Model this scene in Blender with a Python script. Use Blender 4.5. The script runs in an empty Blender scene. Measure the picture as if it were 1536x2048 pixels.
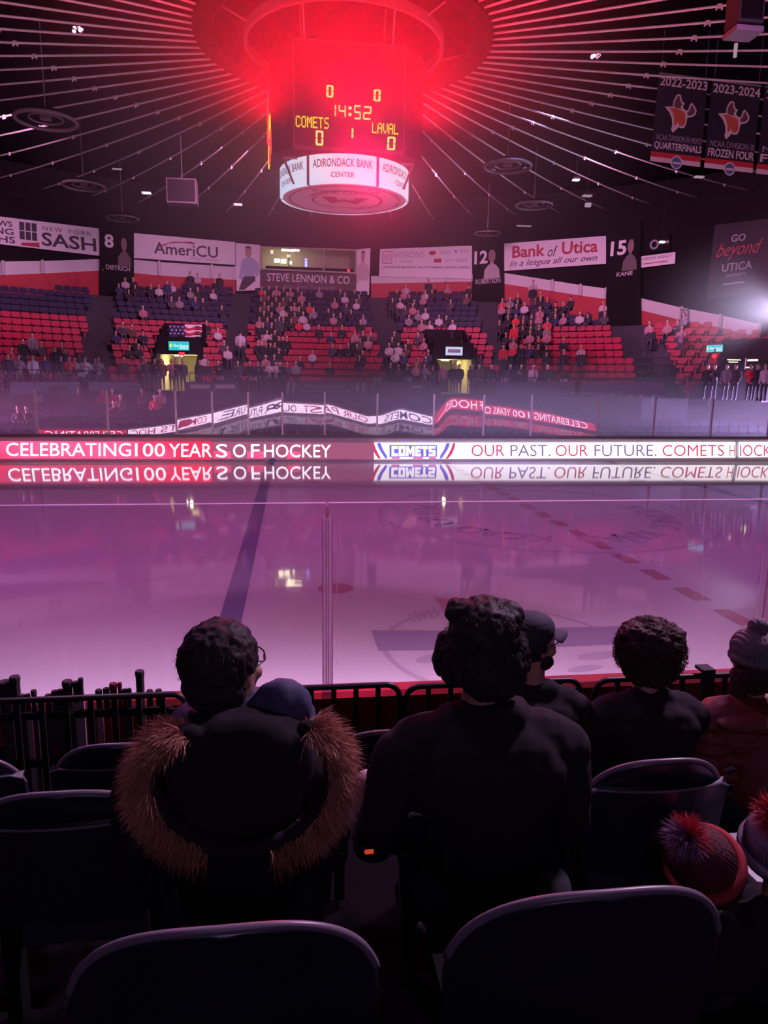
import bpy, bmesh, math, random
import numpy as np
from mathutils import Vector, Matrix, Euler, noise
from mathutils.geometry import tessellate_polygon
random.seed(7)
rng = np.random.default_rng(7)
PI = math.pi
S = bpy.context.scene
COL = S.collection

# ---------------------------------------------------------------- camera, world, lights, exposure
CAM = np.array([-6.831477, -18.659192, 3.553265])
YAW, PIT, ROL, FPX = 0.1294914, 0.1813059, 0.013476, 1429.372      # solved from rink lines; FPX at 1536 px width
_fw = np.array([math.sin(YAW)*math.cos(PIT), math.cos(YAW)*math.cos(PIT), -math.sin(PIT)])
_r0 = np.array([math.cos(YAW), -math.sin(YAW), 0]); _u0 = np.cross(_r0, _fw)
_r = math.cos(ROL)*_r0 + math.sin(ROL)*_u0; _u = -math.sin(ROL)*_r0 + math.cos(ROL)*_u0
cam_d = bpy.data.cameras.new('camera'); cam = bpy.data.objects.new('camera', cam_d); COL.objects.link(cam)
cam_d.sensor_fit = 'HORIZONTAL'; cam_d.sensor_width = 36.0; cam_d.lens = FPX*36.0/1536.0
cam_d.clip_start = 0.05; cam_d.clip_end = 400
cam.matrix_world = Matrix(((_r[0], _u[0], -_fw[0], CAM[0]), (_r[1], _u[1], -_fw[1], CAM[1]), (_r[2], _u[2], -_fw[2], CAM[2]), (0, 0, 0, 1)))
S.camera = cam
S.view_settings.view_transform = 'Standard'; S.view_settings.look = 'None'
S.view_settings.gamma = 1.0; S.view_settings.use_curve_mapping = False
S.view_settings.exposure = 0.0
S.cycles.max_bounces = 5; S.cycles.diffuse_bounces = 2; S.cycles.glossy_bounces = 2
S.cycles.use_adaptive_sampling = True; S.cycles.adaptive_threshold = 0.03
S.cycles.volume_step_rate = 4.0; S.cycles.volume_max_steps = 96
S.cycles.transparent_max_bounces = 14; S.cycles.volume_bounces = 0
S.cycles.sample_clamp_indirect = 4.0
S.cycles.use_denoising = True

w = bpy.data.worlds.new('arena_air'); S.world = w; w.use_nodes = True
nt = w.node_tree
nt.nodes['Background'].inputs['Color'].default_value = (0.25, 0.10, 0.22, 1)
nt.nodes['Background'].inputs['Strength'].default_value = 0.0

def lamp(name, kind, loc, col, watts, size=0.2, target=None, angle=60, blend=0.6):
    d = bpy.data.lights.new(name, kind); o = bpy.data.objects.new(name, d); COL.objects.link(o)
    o.location = loc; d.color = col; d.energy = watts
    if kind == 'SPOT':
        d.spot_size = math.radians(angle); d.spot_blend = blend; d.shadow_soft_size = size
    elif kind == 'POINT': d.shadow_soft_size = size
    elif kind == 'AREA': d.shape = 'DISK'; d.size = size
    if target is not None:
        o.rotation_euler = (Vector(target)-Vector(loc)).to_track_quat('-Z', 'Y').to_euler()
    return o
RED = (1.0, 0.0, 0.012)
# red beacons before the scoreboard, thrown up and outwards into the hazy roof
lamp('red_beacon_light', 'SPOT', (-5.4, -1.6, 9.3), RED, 2800, 0.6, (-5.4, -2.8, 12.0), 172, 1.0)
lamp('red_beacon_light', 'SPOT', (-7.3, -0.6, 9.5), RED, 1700, 0.6, (-8.0, -1.6, 12.0), 172, 1.0)
lamp('red_beacon_light', 'SPOT', (-3.6, -0.6, 9.5), RED, 1700, 0.6, (-2.9, -1.6, 12.0), 172, 1.0)
lamp('red_beacon_light', 'POINT', (-4.6, 0.9, 8.6), (1.0, 0.01, 0.16), 300, 0.4)
lamp('red_beacon_light', 'SPOT', (-5.3, -1.4, 8.3), (1.0, 0.0, 0.06), 1800, 0.5, (-5.3, -8.0, 9.6), 150, 1.0)
# magenta house spots on the ice, nearest part brightest
lamp('ice_spot_light', 'SPOT', (-11.0, -8.5, 13.2), (0.97, 0.40, 1.0), 3200, 1.2, (-9.0, -13.5, 0), 52, 1.0)
lamp('ice_spot_light', 'SPOT', (0.0, -8.5, 13.2), (0.97, 0.40, 1.0), 3200, 1.2, (-2.5, -13.5, 0), 52, 1.0)
lamp('ice_spot_light', 'SPOT', (-14.0, -9.0, 13.2), (0.98, 0.17, 0.92), 2700, 1.2, (-11.0, -2.0, 0), 80, 1.0)
lamp('ice_spot_light', 'SPOT', (4.0, -9.0, 13.2), (0.90, 0.22, 1.0), 2400, 1.2, (1.5, -1.5, 0), 80, 1.0)
lamp('stand_spot_light', 'SPOT', (2.0, -10.0, 12.6), (1.0, 0.60, 1.0), 6500, 0.8, (-6.0, -16.5, 2), 58, 0.8)  # added fill lamp for the near seat rims and glass marks
# violet fill lamps, unseen, added to brighten the haze over the far boards
lamp('blue_wash_light', 'SPOT', (27.0, 14.0, 2.4), (0.66, 0.44, 1.0), 110000, 0.5, (-12.0, 16.5, 1.8), 26, 1.0)
lamp('blue_wash_light', 'SPOT', (3.0, 9.0, 14.2), (0.46, 0.40, 1.0), 7000, 1.0, (1.5, 14.0, 0), 50, 1.0)
lamp('magenta_wash_light', 'SPOT', (-34.0, 14.0, 3.0), (1.0, 0.30, 0.85), 60000, 0.5, (0.0, 16.5, 1.8), 26, 1.0)
# white follow spot beyond the right edge of the view
lamp('follow_spot_light', 'SPOT', (17.0, 14.0, 7.1), (0.74, 0.64, 1.0), 6500, 0.4, (4.0, 16.0, 7.6), 90, 1.0)
lamp('concourse_light', 'AREA', (-6.5, -25.0, 6.6), (0.70, 0.44, 0.9), 62, 4.0, (-6.3, -16.0, 2.4))  # added fill lamp behind the camera, lifting the dark foreground
# dim pink fill lamps added unseen under the roof to light the far stand
for x, y, e in ((-17, 14, 520), (-8.5, 16, 560), (0, 18, 560), (7, 15, 520), (12, 9, 480)):
    o = lamp('house_light', 'AREA', (x, y, 13.0), (1.0, 0.38, 0.74), e*1.15, 3.0, (-5.25+(x+5.25)*1.9, 3.5+(y-3.5)*1.9, 10.4))
    o.data.spread = math.radians(96)
# pink fill lamps added out of view, thrown up along the cables
for x, y, tx, ty in ((-15, -17, -12, 4), (4, -17, 3, 4), (-27, -2, -12, 10), (18, -6, 4, 8)):
    lamp('cable_light', 'SPOT', (x, y, 8.5), (1.0, 0.42, 0.60), 650, 0.5, (tx, ty, 14.5), 80, 1.0)

# ---------------------------------------------------------------- photograph rays -> points on real surfaces
def ray(px, py):
    return CAM, _fw + _r*((px-768.0)/FPX) - _u*((py-1024.0)/FPX)
def atY(px, py, Y):
    c, d = ray(px, py); return c + d*((Y-c[1])/d[1])
def atZ(px, py, Z):
    c, d = ray(px, py); return c + d*((Z-c[2])/d[2])
CC = np.array([-5.25, 3.5])                                         # centre of the round building
RW = 36.6
def cyl(px, py, R=RW):
    c, d = ray(px, py); o = c[:2]-CC; a = d[:2]@d[:2]; b = 2*o@d[:2]; k = o@o-R*R
    return c + d*((-b+math.sqrt(b*b-4*a*k))/(2*a))
def onY(Y):
    return lambda px, py, off=0.0: atY(px, py, Y-off)
def onZ(Z):
    return lambda px, py, off=0.0: atZ(px, py, Z+off)
def onC(R):
    return lambda px, py, off=0.0: cyl(px, py, R-off)
def project(P):
    d = np.asarray(P, float)-CAM; z = d@_fw
    return 768+FPX*(d@_r)/z, 1024-FPX*(d@_u)/z, z

# ---------------------------------------------------------------- materials
MATS = {}
def mat(name, col, rough=0.6, metal=0.0, spec=0.5, emit=None, estr=0.0, var=0.12, scale=6.0, bump=0.0, bscale=40.0, objcol=False):
    if name in MATS: return MATS[name]
    m = bpy.data.materials.new(name); m.use_nodes = True; MATS[name] = m
    t = m.node_tree; b = t.nodes['Principled BSDF']
    b.inputs['Roughness'].default_value = rough; b.inputs['Metallic'].default_value = metal
    b.inputs['Specular IOR Level'].default_value = spec
    tc = t.nodes.new('ShaderNodeTexCoord')
    n = t.nodes.new('ShaderNodeTexNoise'); n.inputs['Scale'].default_value = scale; n.inputs['Detail'].default_value = 4
    t.links.new(tc.outputs['Object'], n.inputs['Vector'])
    mr = t.nodes.new('ShaderNodeMapRange'); mr.inputs['To Min'].default_value = 1-var; mr.inputs['To Max'].default_value = 1+var
    t.links.new(n.outputs['Fac'], mr.inputs['Value'])
    mx = t.nodes.new('ShaderNodeMix'); mx.data_type = 'RGBA'; mx.blend_type = 'MULTIPLY'; mx.inputs['Factor'].default_value = 1.0
    if objcol:
        oi = t.nodes.new('ShaderNodeObjectInfo'); t.links.new(oi.outputs['Color'], mx.inputs['A'])
    else: mx.inputs['A'].default_value = (*col, 1)
    t.links.new(mr.outputs[0], mx.inputs['B'])
    t.links.new(mx.outputs['Result'], b.inputs['Base Color'])
    if emit is not None:
        b.inputs['Emission Color'].default_value = (*emit, 1); b.inputs['Emission Strength'].default_value = estr
    if bump:
        n2 = t.nodes.new('ShaderNodeTexNoise'); n2.inputs['Scale'].default_value = bscale
        t.links.new(tc.outputs['Object'], n2.inputs['Vector'])
        bp = t.nodes.new('ShaderNodeBump'); bp.inputs['Strength'].default_value = bump
        t.links.new(n2.outputs['Fac'], bp.inputs['Height']); t.links.new(bp.outputs[0], b.inputs['Normal'])
    return m
def glow(name, col, strength, var=0.0, scale=1.5, lo=None):
    """something that gives off light: LED pixels, lamp, lit sign; var mixes towards the colour lo in patches"""
    if name in MATS: return MATS[name]
    m = bpy.data.materials.new(name); m.use_nodes = True; MATS[name] = m
    t = m.node_tree; b = t.nodes['Principled BSDF']; b.inputs['Base Color'].default_value = (.02, .02, .02, 1)
    b.inputs['Roughness'].default_value = 0.5
    b.inputs['Emission Color'].default_value = (*col, 1); b.inputs['Emission Strength'].default_value = strength
    if lo is not None:
        tc = t.nodes.new('ShaderNodeTexCoord'); n = t.nodes.new('ShaderNodeTexNoise'); n.inputs['Scale'].default_value = scale
        t.links.new(tc.outputs['Object'], n.inputs['Vector'])
        cr = t.nodes.new('ShaderNodeValToRGB'); cr.color_ramp.elements[0].position = 0.42; cr.color_ramp.elements[1].position = 0.62
        cr.color_ramp.elements[0].color = (*lo, 1); cr.color_ramp.elements[1].color = (*col, 1)
        t.links.new(n.outputs['Fac'], cr.inputs[0]); t.links.new(cr.outputs[0], b.inputs['Emission Color'])
    return m

# ---------------------------------------------------------------- mesh collecting
class MB:
    def __init__(s): s.v = []; s.f = []; s.m = []
    def add(s, vs, fs, mi=0):
        b = len(s.v); s.v += [tuple(map(float, p)) for p in vs]; s.f += [tuple(b+i for i in f) for f in fs]; s.m += [mi]*len(fs); return s
    def box(s, c, d, mi=0, rz=0.0, M=None):
        x, y, z = [k/2 for k in d]
        P = [(sx*x, sy*y, sz*z) for sx in (-1, 1) for sy in (-1, 1) for sz in (-1, 1)]
        if M is None: M = Matrix.Rotation(rz, 3, 'Z')
        P = [tuple((M @ Vector(p)) + Vector(c)) for p in P]
        return s.add(P, [(0, 1, 3, 2), (4, 6, 7, 5), (0, 4, 5, 1), (2, 3, 7, 6), (0, 2, 6, 4), (1, 5, 7, 3)], mi)
    def tube(s, pts, r, n=8, mi=0, cap=True, closed=False):
        pts = [Vector(p) for p in pts]; N = len(pts)
        rs = r if isinstance(r, (list, tuple)) else [r]*N
        vs, fs = [], []; up = Vector((0.123, 0.31, 0.94)).normalized()
        for i, p in enumerate(pts):
            a = pts[(i-1) % N] if (i or closed) else p; b = pts[(i+1) % N] if (i < N-1 or closed) else p
            t = (b-a).normalized()
            s1 = t.cross(up)
            if s1.length < .05: s1 = t.cross(Vector((1, 0, 0)))
            s1.normalize(); s2 = t.cross(s1)
            for k in range(n):
                q = 2*PI*k/n; vs.append(p + s1*(rs[i]*math.cos(q)) + s2*(rs[i]*math.sin(q)))
        for i in range(N if closed else N-1):
            for k in range(n):
                j = (i+1) % N; fs.append((i*n+k, i*n+(k+1) % n, j*n+(k+1) % n, j*n+k))
        if cap and not closed:
            fs.append(tuple(range(n-1, -1, -1))); fs.append(tuple((N-1)*n+k for k in range(n)))
        return s.add(vs, fs, mi)
    def lathe(s, prof, c=(0, 0, 0), n=24, mi=0):
        vs = [(c[0]+r*math.cos(2*PI*k/n), c[1]+r*math.sin(2*PI*k/n), c[2]+z) for r, z in prof for k in range(n)]
        fs = [(i*n+k, i*n+(k+1) % n, (i+1)*n+(k+1) % n, (i+1)*n+k) for i in range(len(prof)-1) for k in range(n)]
        return s.add(vs, fs, mi)
    def ell(s, c, r, n=12, mi=0, M=None):
        vs, fs = [], []
        for i in range(n//2+1):
            a = PI*i/(n//2)
            for k in range(n):
                q = 2*PI*k/n; p = Vector((r[0]*math.sin(a)*math.cos(q), r[1]*math.sin(a)*math.sin(q), r[2]*math.cos(a)))
                if M is not None: p = M @ p
                vs.append(p+Vector(c))
        for i in range(n//2):
            for k in range(n): fs.append((i*n+k, (i+1)*n+k, (i+1)*n+(k+1) % n, i*n+(k+1) % n))
        return s.add(vs, fs, mi)
    def build(s, name, mats, parent=None, loc=(0, 0, 0), smooth=False, weld=False):
        me = bpy.data.meshes.new(name)
        L = Vector(loc)
        base = Vector(parent_base(parent)) + L if parent is not None else L
        me.from_pydata([(x-base[0], y-base[1], z-base[2]) for x, y, z in s.v], [], s.f)
        for m in (mats if isinstance(mats, (list, tuple)) else [mats]): me.materials.append(m)
        me.polygons.foreach_set('material_index', s.m)
        if weld:
            bm = bmesh.new(); bm.from_mesh(me); bmesh.ops.remove_doubles(bm, verts=bm.verts, dist=1e-5); bmesh.ops.recalc_face_normals(bm, faces=bm.faces); bm.to_mesh(me); bm.free()
        if smooth: me.polygons.foreach_set('use_smooth', [True]*len(me.polygons))
        me.update()
        o = bpy.data.objects.new(name, me); COL.objects.link(o)
        o.location = L
        if parent is not None: o.parent = parent
        return o
def parent_base(o):
    b = Vector((0, 0, 0))
    while o is not None: b += o.location; o = o.parent
    return b
def tag(o, label, cat, group=None, kind=None):
    o['label'] = label; o['category'] = cat
    if group: o['group'] = group
    if kind: o['kind'] = kind
    return o
def struct(o): o['kind'] = 'structure'; return o
def empty(name, loc, label, cat, group=None):
    o = bpy.data.objects.new(name, None); COL.objects.link(o); o.location = tuple(map(float, loc)); o.empty_display_size = 0.1
    return tag(o, label, cat, group)
def copy_tree(o, parent=None):
    c = o.copy(); COL.objects.link(c); c.parent = parent
    for ch in list(o.children): copy_tree(ch, c)
    return c

# ---------------------------------------------------------------- lettering
_tc = {}
def text_geo(s, bold=0.0, shear=0.0, space=1.0):
    key = (s, bold, shear, space)
    if key in _tc: return _tc[key]
    cu = bpy.data.curves.new('lettering', 'FONT'); cu.body = s; cu.offset = bold; cu.shear = shear; cu.space_character = space
    cu.resolution_u = 3; cu.fill_mode = 'FRONT'
    o = bpy.data.objects.new('lettering', cu); COL.objects.link(o)
    dg = bpy.context.evaluated_depsgraph_get(); me = bpy.data.meshes.new_from_object(o.evaluated_get(dg))
    V = np.array([v.co[:2] for v in me.vertices]); F = [tuple(p.vertices) for p in me.polygons]
    bpy.data.objects.remove(o); bpy.data.curves.remove(cu); bpy.data.meshes.remove(me)
    lo, hi = V.min(0), V.max(0); V = (V-lo)/(hi-lo); V[:, 1] = 1-V[:, 1]
    _tc[key] = (V, F, (hi-lo)[0]/(hi-lo)[1]); return _tc[key]
class Panel:
    """a quad on a real surface: tl, tr, br, bl are its corners in the photograph, surf the surface it lies on"""
    def __init__(s, tl, tr, br, bl, surf): s.c = [np.array(p, float) for p in (tl, tr, br, bl)]; s.surf = surf
    def px(s, u, v):
        a, b, c, d = s.c; return (a*(1-u)+b*u)*(1-v) + (d*(1-u)+c*u)*v
    def p(s, u, v, off=0.0):
        q = s.px(u, v); return s.surf(q[0], q[1], off)
    def inv(s, x, y):
        u = v = .5
        for _ in range(20):
            e = s.px(u, v)-np.array([x, y]); J = np.stack([(s.px(u+1e-4, v)-s.px(u, v))/1e-4, (s.px(u, v+1e-4)-s.px(u, v))/1e-4], 1)
            du = np.linalg.solve(J, -e); u += du[0]; v += du[1]
        return u, v
    def slab(s, name, m, parent=None, t=0.05, n=8, off=0.0, loc=None, box=(0, 0, 1, 1)):
        mb = MB(); u0, v0, u1, v1 = box
        us = np.linspace(u0, u1, n+1); vs, fs = [], []
        for o in (off, off-t):
            for v in (v0, v1): vs += [s.p(u, v, o) for u in us]
        k = n+1
        for i in range(n):
            fs += [(i, i+1, k+i+1, k+i), (2*k+i, 3*k+i, 3*k+i+1, 2*k+i+1), (i, 2*k+i, 2*k+i+1, i+1), (k+i, k+i+1, 3*k+i+1, 3*k+i)]
        fs += [(0, k, 3*k, 2*k), (n, 2*k+n, 3*k+n, k+n)]
        mb.add(vs, fs)
        return mb.build(name, m, parent, loc if loc is not None else (0, 0, 0) if parent is not None else tuple(np.mean(vs, 0)))
    def art(s, name, m, parent, geo, box, off=0.012, rot=0.0):
        """flat print: geo = (V in 0..1, F) fitted into box (u0, v0, u1, v1) of the panel"""
        V, F = geo[0], geo[1]; u0, v0, u1, v1 = box
        P = [s.p(u0+(u1-u0)*a, v0+(v1-v0)*b, off) for a, b in V]
        return MB().add(P, F).build(name, m, parent)
    def text(s, txt, m, parent, box, bold=0.0, shear=0.0, space=1.0, off=0.012, name='lettering'):
        return s.art(name, m, parent, text_geo(txt, bold, shear, space), box, off)
def poly(pts):
    V = np.array(pts, float); T = tessellate_polygon([[Vector((x, y, 0)) for x, y in pts]])
    return V, [tuple(t) for t in T]
def disc(n=24, r0=0.0):
    a = np.linspace(0, 2*PI, n, endpoint=False); c, s_ = np.cos(a), np.sin(a)
    if r0 == 0: return np.stack([.5+.5*c, .5+.5*s_], 1), [tuple(range(n))]
    V = np.concatenate([np.stack([.5+.5*c, .5+.5*s_], 1), np.stack([.5+.5*r0*c, .5+.5*r0*s_], 1)])
    return V, [(i, (i+1) % n, n+(i+1) % n, n+i) for i in range(n)]
BOX = (np.array([(0, 0), (1, 0), (1, 1), (0, 1)], float), [(0, 1, 2, 3)])
def strokes(lines, wd, asp=1.0):
    V, F = [], []
    for L in lines:
        L = [np.array(p, float) for p in L]
        for a, b in zip(L[:-1], L[1:]):
            d = (b-a)*np.array([asp, 1]); d /= np.linalg.norm(d)+1e-9; n = np.array([-d[1]/asp, d[0]])*wd/2
            k = len(V); V += [a+n, b+n, b-n, a-n]; F.append((k, k+1, k+2, k+3))
    return np.array(V), F
SEG = {'0': 'abcdef', '1': 'bc', '2': 'abged', '4': 'fgbc', '5': 'afgcd'}
def seg_geo(ch, t=0.2):
    g = .03
    P = {'a': (t*.5, 0, 1-t*.5, .13), 'd': (t*.5, .87, 1-t*.5, 1), 'g': (t*.5, .435, 1-t*.5, .565), 'f': (0, .05, t, .5-g), 'b': (1-t, .05, 1, .5-g), 'e': (0, .5+g, t, .95), 'c': (1-t, .5+g, 1, .95)}
    V, F = [], []
    for k in SEG[ch]:
        x0, y0, x1, y1 = P[k]; b = len(V); V += [(x0, y0), (x1, y0), (x1, y1), (x0, y1)]; F.append((b, b+1, b+2, b+3))
    return np.array(V, float), F
DOT = {'C': '01110100011000010000100001000101110', 'O': '01110100011000110001100011000101110', 'M': '10001110111010110101100011000110001', 'E': '11111100001000011110100001000011111', 'T': '11111001000010000100001000010000100', 'S': '01111100001000001110000010000111110', 'L': '10000100001000010000100001000011111', 'A': '01110100011000111111100011000110001', 'V': '10001100011000110001100010101000100'}
def dot_geo(word):
    V, F = [], []; n = len(word)*6-1
    for i, ch in enumerate(word):
        for k, b in enumerate(DOT[ch]):
            if b == '1':
                x, y = i*6+k % 5, k//5; q = len(V)
                V += [((x+.04)/n, (y+.04)/7), ((x+1.1)/n, (y+.04)/7), ((x+1.1)/n, (y+.96)/7), ((x+.04)/n, (y+.96)/7)]; F.append((q, q+1, q+2, q+3))
    return np.array(V), F

# ---------------------------------------------------------------- fused organic bodies
def E_(c, r, m=0, M=None): return ('e', np.array(c, float), np.array(r, float), m, M)
def C_(a, b, ra, rb=None, m=0): return ('c', np.array(a, float), np.array(b, float), ra, ra if rb is None else rb, m)
def fuse(name, prims, voxel, mats, parent=None, loc=(0, 0, 0), smooth=3, disp=None):
    """one continuous surface grown round ellipsoids and tapered limbs"""
    mb = MB()
    for p in prims:
        if p[0] == 'e': mb.ell(p[1], p[2], 20, 0, p[4])
        else:
            a, b, ra, rb = Vector(p[1]), Vector(p[2]), p[3], p[4]; d = b-a; L = d.length
            if L < 1e-6: mb.ell(a, (ra,)*3, 14); continue
            d.normalize(); ts, rs = [], []
            for k in range(5): q = PI/2*(1-k/4); ts.append(-ra*math.sin(q)); rs.append(max(ra*math.cos(q), ra*.04))
            for k in range(5): q = PI/2*k/4; ts.append(L+rb*math.sin(q)); rs.append(max(rb*math.cos(q), rb*.04))
            mb.tube([a+d*t for t in ts], rs, 14)
    tmp = mb.build(name, [])
    md = tmp.modifiers.new('r', 'REMESH'); md.mode = 'VOXEL'; md.voxel_size = voxel
    if smooth: sm = tmp.modifiers.new('s', 'SMOOTH'); sm.factor = 0.5; sm.iterations = smooth
    dg = bpy.context.evaluated_depsgraph_get(); me = bpy.data.meshes.new_from_object(tmp.evaluated_get(dg))
    old = tmp.data; bpy.data.objects.remove(tmp); bpy.data.meshes.remove(old)
    n = len(me.vertices); V = np.empty(n*3); me.vertices.foreach_get('co', V); V = V.reshape(-1, 3)
    if disp is not None:
        N = np.empty(n*3); me.vertices.foreach_get('normal', N); V = V + N.reshape(-1, 3)*np.array([disp(p) for p in V])[:, None]
    ml = mats if isinstance(mats, (list, tuple)) else [mats]
    for m in ml: me.materials.append(m)
    if len(ml) > 1:
        nf = len(me.polygons); Cn = np.empty(nf*3); me.polygons.foreach_get('center', Cn); Cn = Cn.reshape(-1, 3)
        D = []
        for p in prims:
            if p[0] == 'e':
                q = Cn-p[1]
                if p[4] is not None: q = q @ np.array(p[4])
                D.append((np.linalg.norm(q/p[2], axis=1)-1)*p[2].min())
            else:
                ab = p[2]-p[1]; t = np.clip(((Cn-p[1])@ab)/max(ab@ab, 1e-9), 0, 1)
                D.append(np.linalg.norm(Cn-p[1]-t[:, None]*ab, axis=1)-(p[3]+(p[4]-p[3])*t))
        mi = np.array([p[3] if p[0] == 'e' else p[5] for p in prims])[np.argmin(np.array(D), 0)]
        me.polygons.foreach_set('material_index', mi.astype(np.int32))
    base = np.array(parent_base(parent)) + np.array(loc) if parent is not None else np.array(loc, float)
    me.vertices.foreach_set('co', (V-base).ravel()); me.polygons.foreach_set('use_smooth', [True]*len(me.polygons)); me.update(); me.name = name
    o = bpy.data.objects.new(name, me); COL.objects.link(o); o.location = tuple(map(float, loc))
    if parent is not None: o.parent = parent
    return o

# ---------------------------------------------------------------- drifting stage haze: a cloud under the roof hub, a bank over the far boards
def haze(name, c, r, density, label):
    m = bpy.data.materials.new(name); m.use_nodes = True; t = m.node_tree; t.nodes.clear()
    out = t.nodes.new('ShaderNodeOutputMaterial'); v = t.nodes.new('ShaderNodeVolumeScatter')
    v.inputs['Color'].default_value = (.97, .96, .98, 1); t.links.new(v.outputs[0], out.inputs['Volume'])
    tc = t.nodes.new('ShaderNodeTexCoord'); mp = t.nodes.new('ShaderNodeMapping'); mp.inputs['Scale'].default_value = (1/r[0], 1/r[1], 1/r[2])
    g = t.nodes.new('ShaderNodeTexGradient'); g.gradient_type = 'QUADRATIC_SPHERE'; mu = t.nodes.new('ShaderNodeMath'); mu.operation = 'MULTIPLY'; mu.inputs[1].default_value = density
    t.links.new(tc.outputs['Object'], mp.inputs[0]); t.links.new(mp.outputs[0], g.inputs[0]); t.links.new(g.outputs['Fac'], mu.inputs[0]); t.links.new(mu.outputs[0], v.inputs['Density'])
    o = MB().ell(c, r, 48).build(name, m, None, c, weld=True); tag(o, label, 'haze', None, 'stuff'); return o
haze('haze', (-5.4, 1.2, 10.2), (9.5, 7.4, 7.2), .20, 'thin stage haze glowing red round the hanging scoreboard')
haze('haze', (0.0, 17.0, .4), (56, 14.0, 5.2), .13, 'low violet haze lying over the far boards and the lowest rows')
haze('haze', (17.5, 14.0, 7.0), (8.5, 6.0, 5.0), .11, 'pale haze catching a white lamp at the right edge')
# ================================================================ materials of the place
ICE = mat('ice', (.78, .78, .82), rough=.045, spec=.5, var=.05, scale=.6)
t = ICE.node_tree; b = t.nodes['Principled BSDF']; b.inputs['IOR'].default_value = 1.31; b.inputs['Specular IOR Level'].default_value = .5
tc = t.nodes.new('ShaderNodeTexCoord'); mp = t.nodes.new('ShaderNodeMapping'); mp.inputs['Scale'].default_value = (.12, 2.2, 1)
n2 = t.nodes.new('ShaderNodeTexNoise'); n2.inputs['Scale'].default_value = 1.0; n2.inputs['Detail'].default_value = 3
bp = t.nodes.new('ShaderNodeBump'); bp.inputs['Strength'].default_value = .05; bp.inputs['Distance'].default_value = .02
t.links.new(tc.outputs['Object'], mp.inputs[0]); t.links.new(mp.outputs[0], n2.inputs['Vector']); t.links.new(n2.outputs['Fac'], bp.inputs['Height']); t.links.new(bp.outputs[0], b.inputs['Normal'])
def ice_paint(name, col):
    m = mat(name, col, rough=.06, var=.05); m.node_tree.nodes['Principled BSDF'].inputs['IOR'].default_value = 1.31; return m
CONC = mat('dark_concrete', (.055, .05, .06), rough=.85, var=.3, scale=3)
STEP = mat('stand_concrete', (.04, .034, .048), rough=.85, var=.25, scale=2)
DARK = mat('dark_paint', (.018, .013, .018), rough=.9, spec=.1, var=.2)
DECK = mat('roof_deck', (.007, .004, .006), rough=.95, spec=.05, var=.35, scale=.8)
STEEL = mat('cable_steel', (.92, .84, .86), rough=.5, metal=.1, var=.1)
GREYM = mat('grey_metal', (.30, .27, .30), rough=.45, metal=.4)
BLACK = mat('black_metal', (.02, .02, .022), rough=.4, metal=.2)
WHITE = mat('white_paint', (.72, .68, .72), rough=.7, var=.06, scale=2)
REDP = mat('red_paint', (.50, .02, .04), rough=.6, var=.1, scale=2)
VINYL = mat('white_vinyl', (.80, .76, .80), rough=.55, var=.06, scale=1.2)
BLKV = mat('black_vinyl', (.010, .008, .011), rough=.7, spec=.15, var=.2)
INKD = mat('dark_ink', (.05, .03, .06), rough=.6)
INKR = mat('red_ink', (.45, .03, .06), rough=.6)
INKB = mat('blue_ink', (.10, .16, .42), rough=.6)
INKG = mat('grey_ink', (.32, .30, .34), rough=.6)
INKW = mat('white_ink', (.85, .82, .86), rough=.6, var=.03)
SKINP = mat('printed_skin', (.50, .28, .22), rough=.6)

# ================================================================ the setting
ice = struct(MB().box((0, 0, -.06), (60, 25.9, .12)).build('ice_sheet', ICE, None, (0, 0, 0)))
def paint(name, m, V, F, z=.004):
    return MB().add([(x, y, z) for x, y in V], F).build(name, m, ice)
PB, PR, PD = ice_paint('blue_line_paint', (.26, .24, .44)), ice_paint('red_line_paint', (.60, .32, .38)), ice_paint('grey_mark_paint', (.60, .56, .66))
PC = ice_paint('faint_circle_paint', (.68, .66, .74))
for x in (-7.77, 7.77):
    paint('blue_line', PB, [(x-.17, -12.9), (x+.17, -12.9), (x+.17, 12.9), (x-.17, 12.9)], [(0, 1, 2, 3)])
V, F = [], []
y = -12.9
while y < 12.8:
    k = len(V); V += [(-.15, y), (.15, y), (.15, y+.75), (-.15, y+.75)]; F.append((k, k+1, k+2, k+3)); y += 1.25
paint('center_line', PR, V, F)
def ring_paint(name, m, c, r0, r1, n=72):
    a = np.linspace(0, 2*PI, n, endpoint=False)
    V = [(c[0]+r1*math.cos(q), c[1]+r1*math.sin(q)) for q in a] + [(c[0]+r0*math.cos(q), c[1]+r0*math.sin(q)) for q in a]
    return paint(name, m, V, [(i, (i+1) % n, n+(i+1) % n, n+i) for i in range(n)])
ring_paint('center_circle', PC, (0, 0), 4.45, 4.53)
for sx in (-1, 1):
    for sy in (-1, 1): ring_paint('faceoff_spot', PR, (sx*6.1, sy*6.7), .02, .31)
for sx in (-1,):
    for sy in (-1,): ring_paint('faceoff_circle', PR, (sx*21, sy*6.7), 4.5, 4.57)
# arc lettering of the centre circle, faint dark letters
txt = 'ADIRONDACK BANK CENTER'
for i, ch in enumerate(txt):
    if ch == ' ': continue
    V, F, asp = text_geo(ch, .01); a = math.radians(-205+i*230/len(txt)); R = 3.2; h = .75; wd = h*min(asp, 1.1)*.9
    P = []
    for x, yv in V:
        lx, ly = (x-.5)*wd, (0.5-yv)*h
        rr = R+ly; aa = -a + 0; P.append((rr*math.cos(a)+lx*math.sin(a), rr*math.sin(a)-lx*math.cos(a)))
    paint('ice_lettering', PD, P, F, .005)
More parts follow.
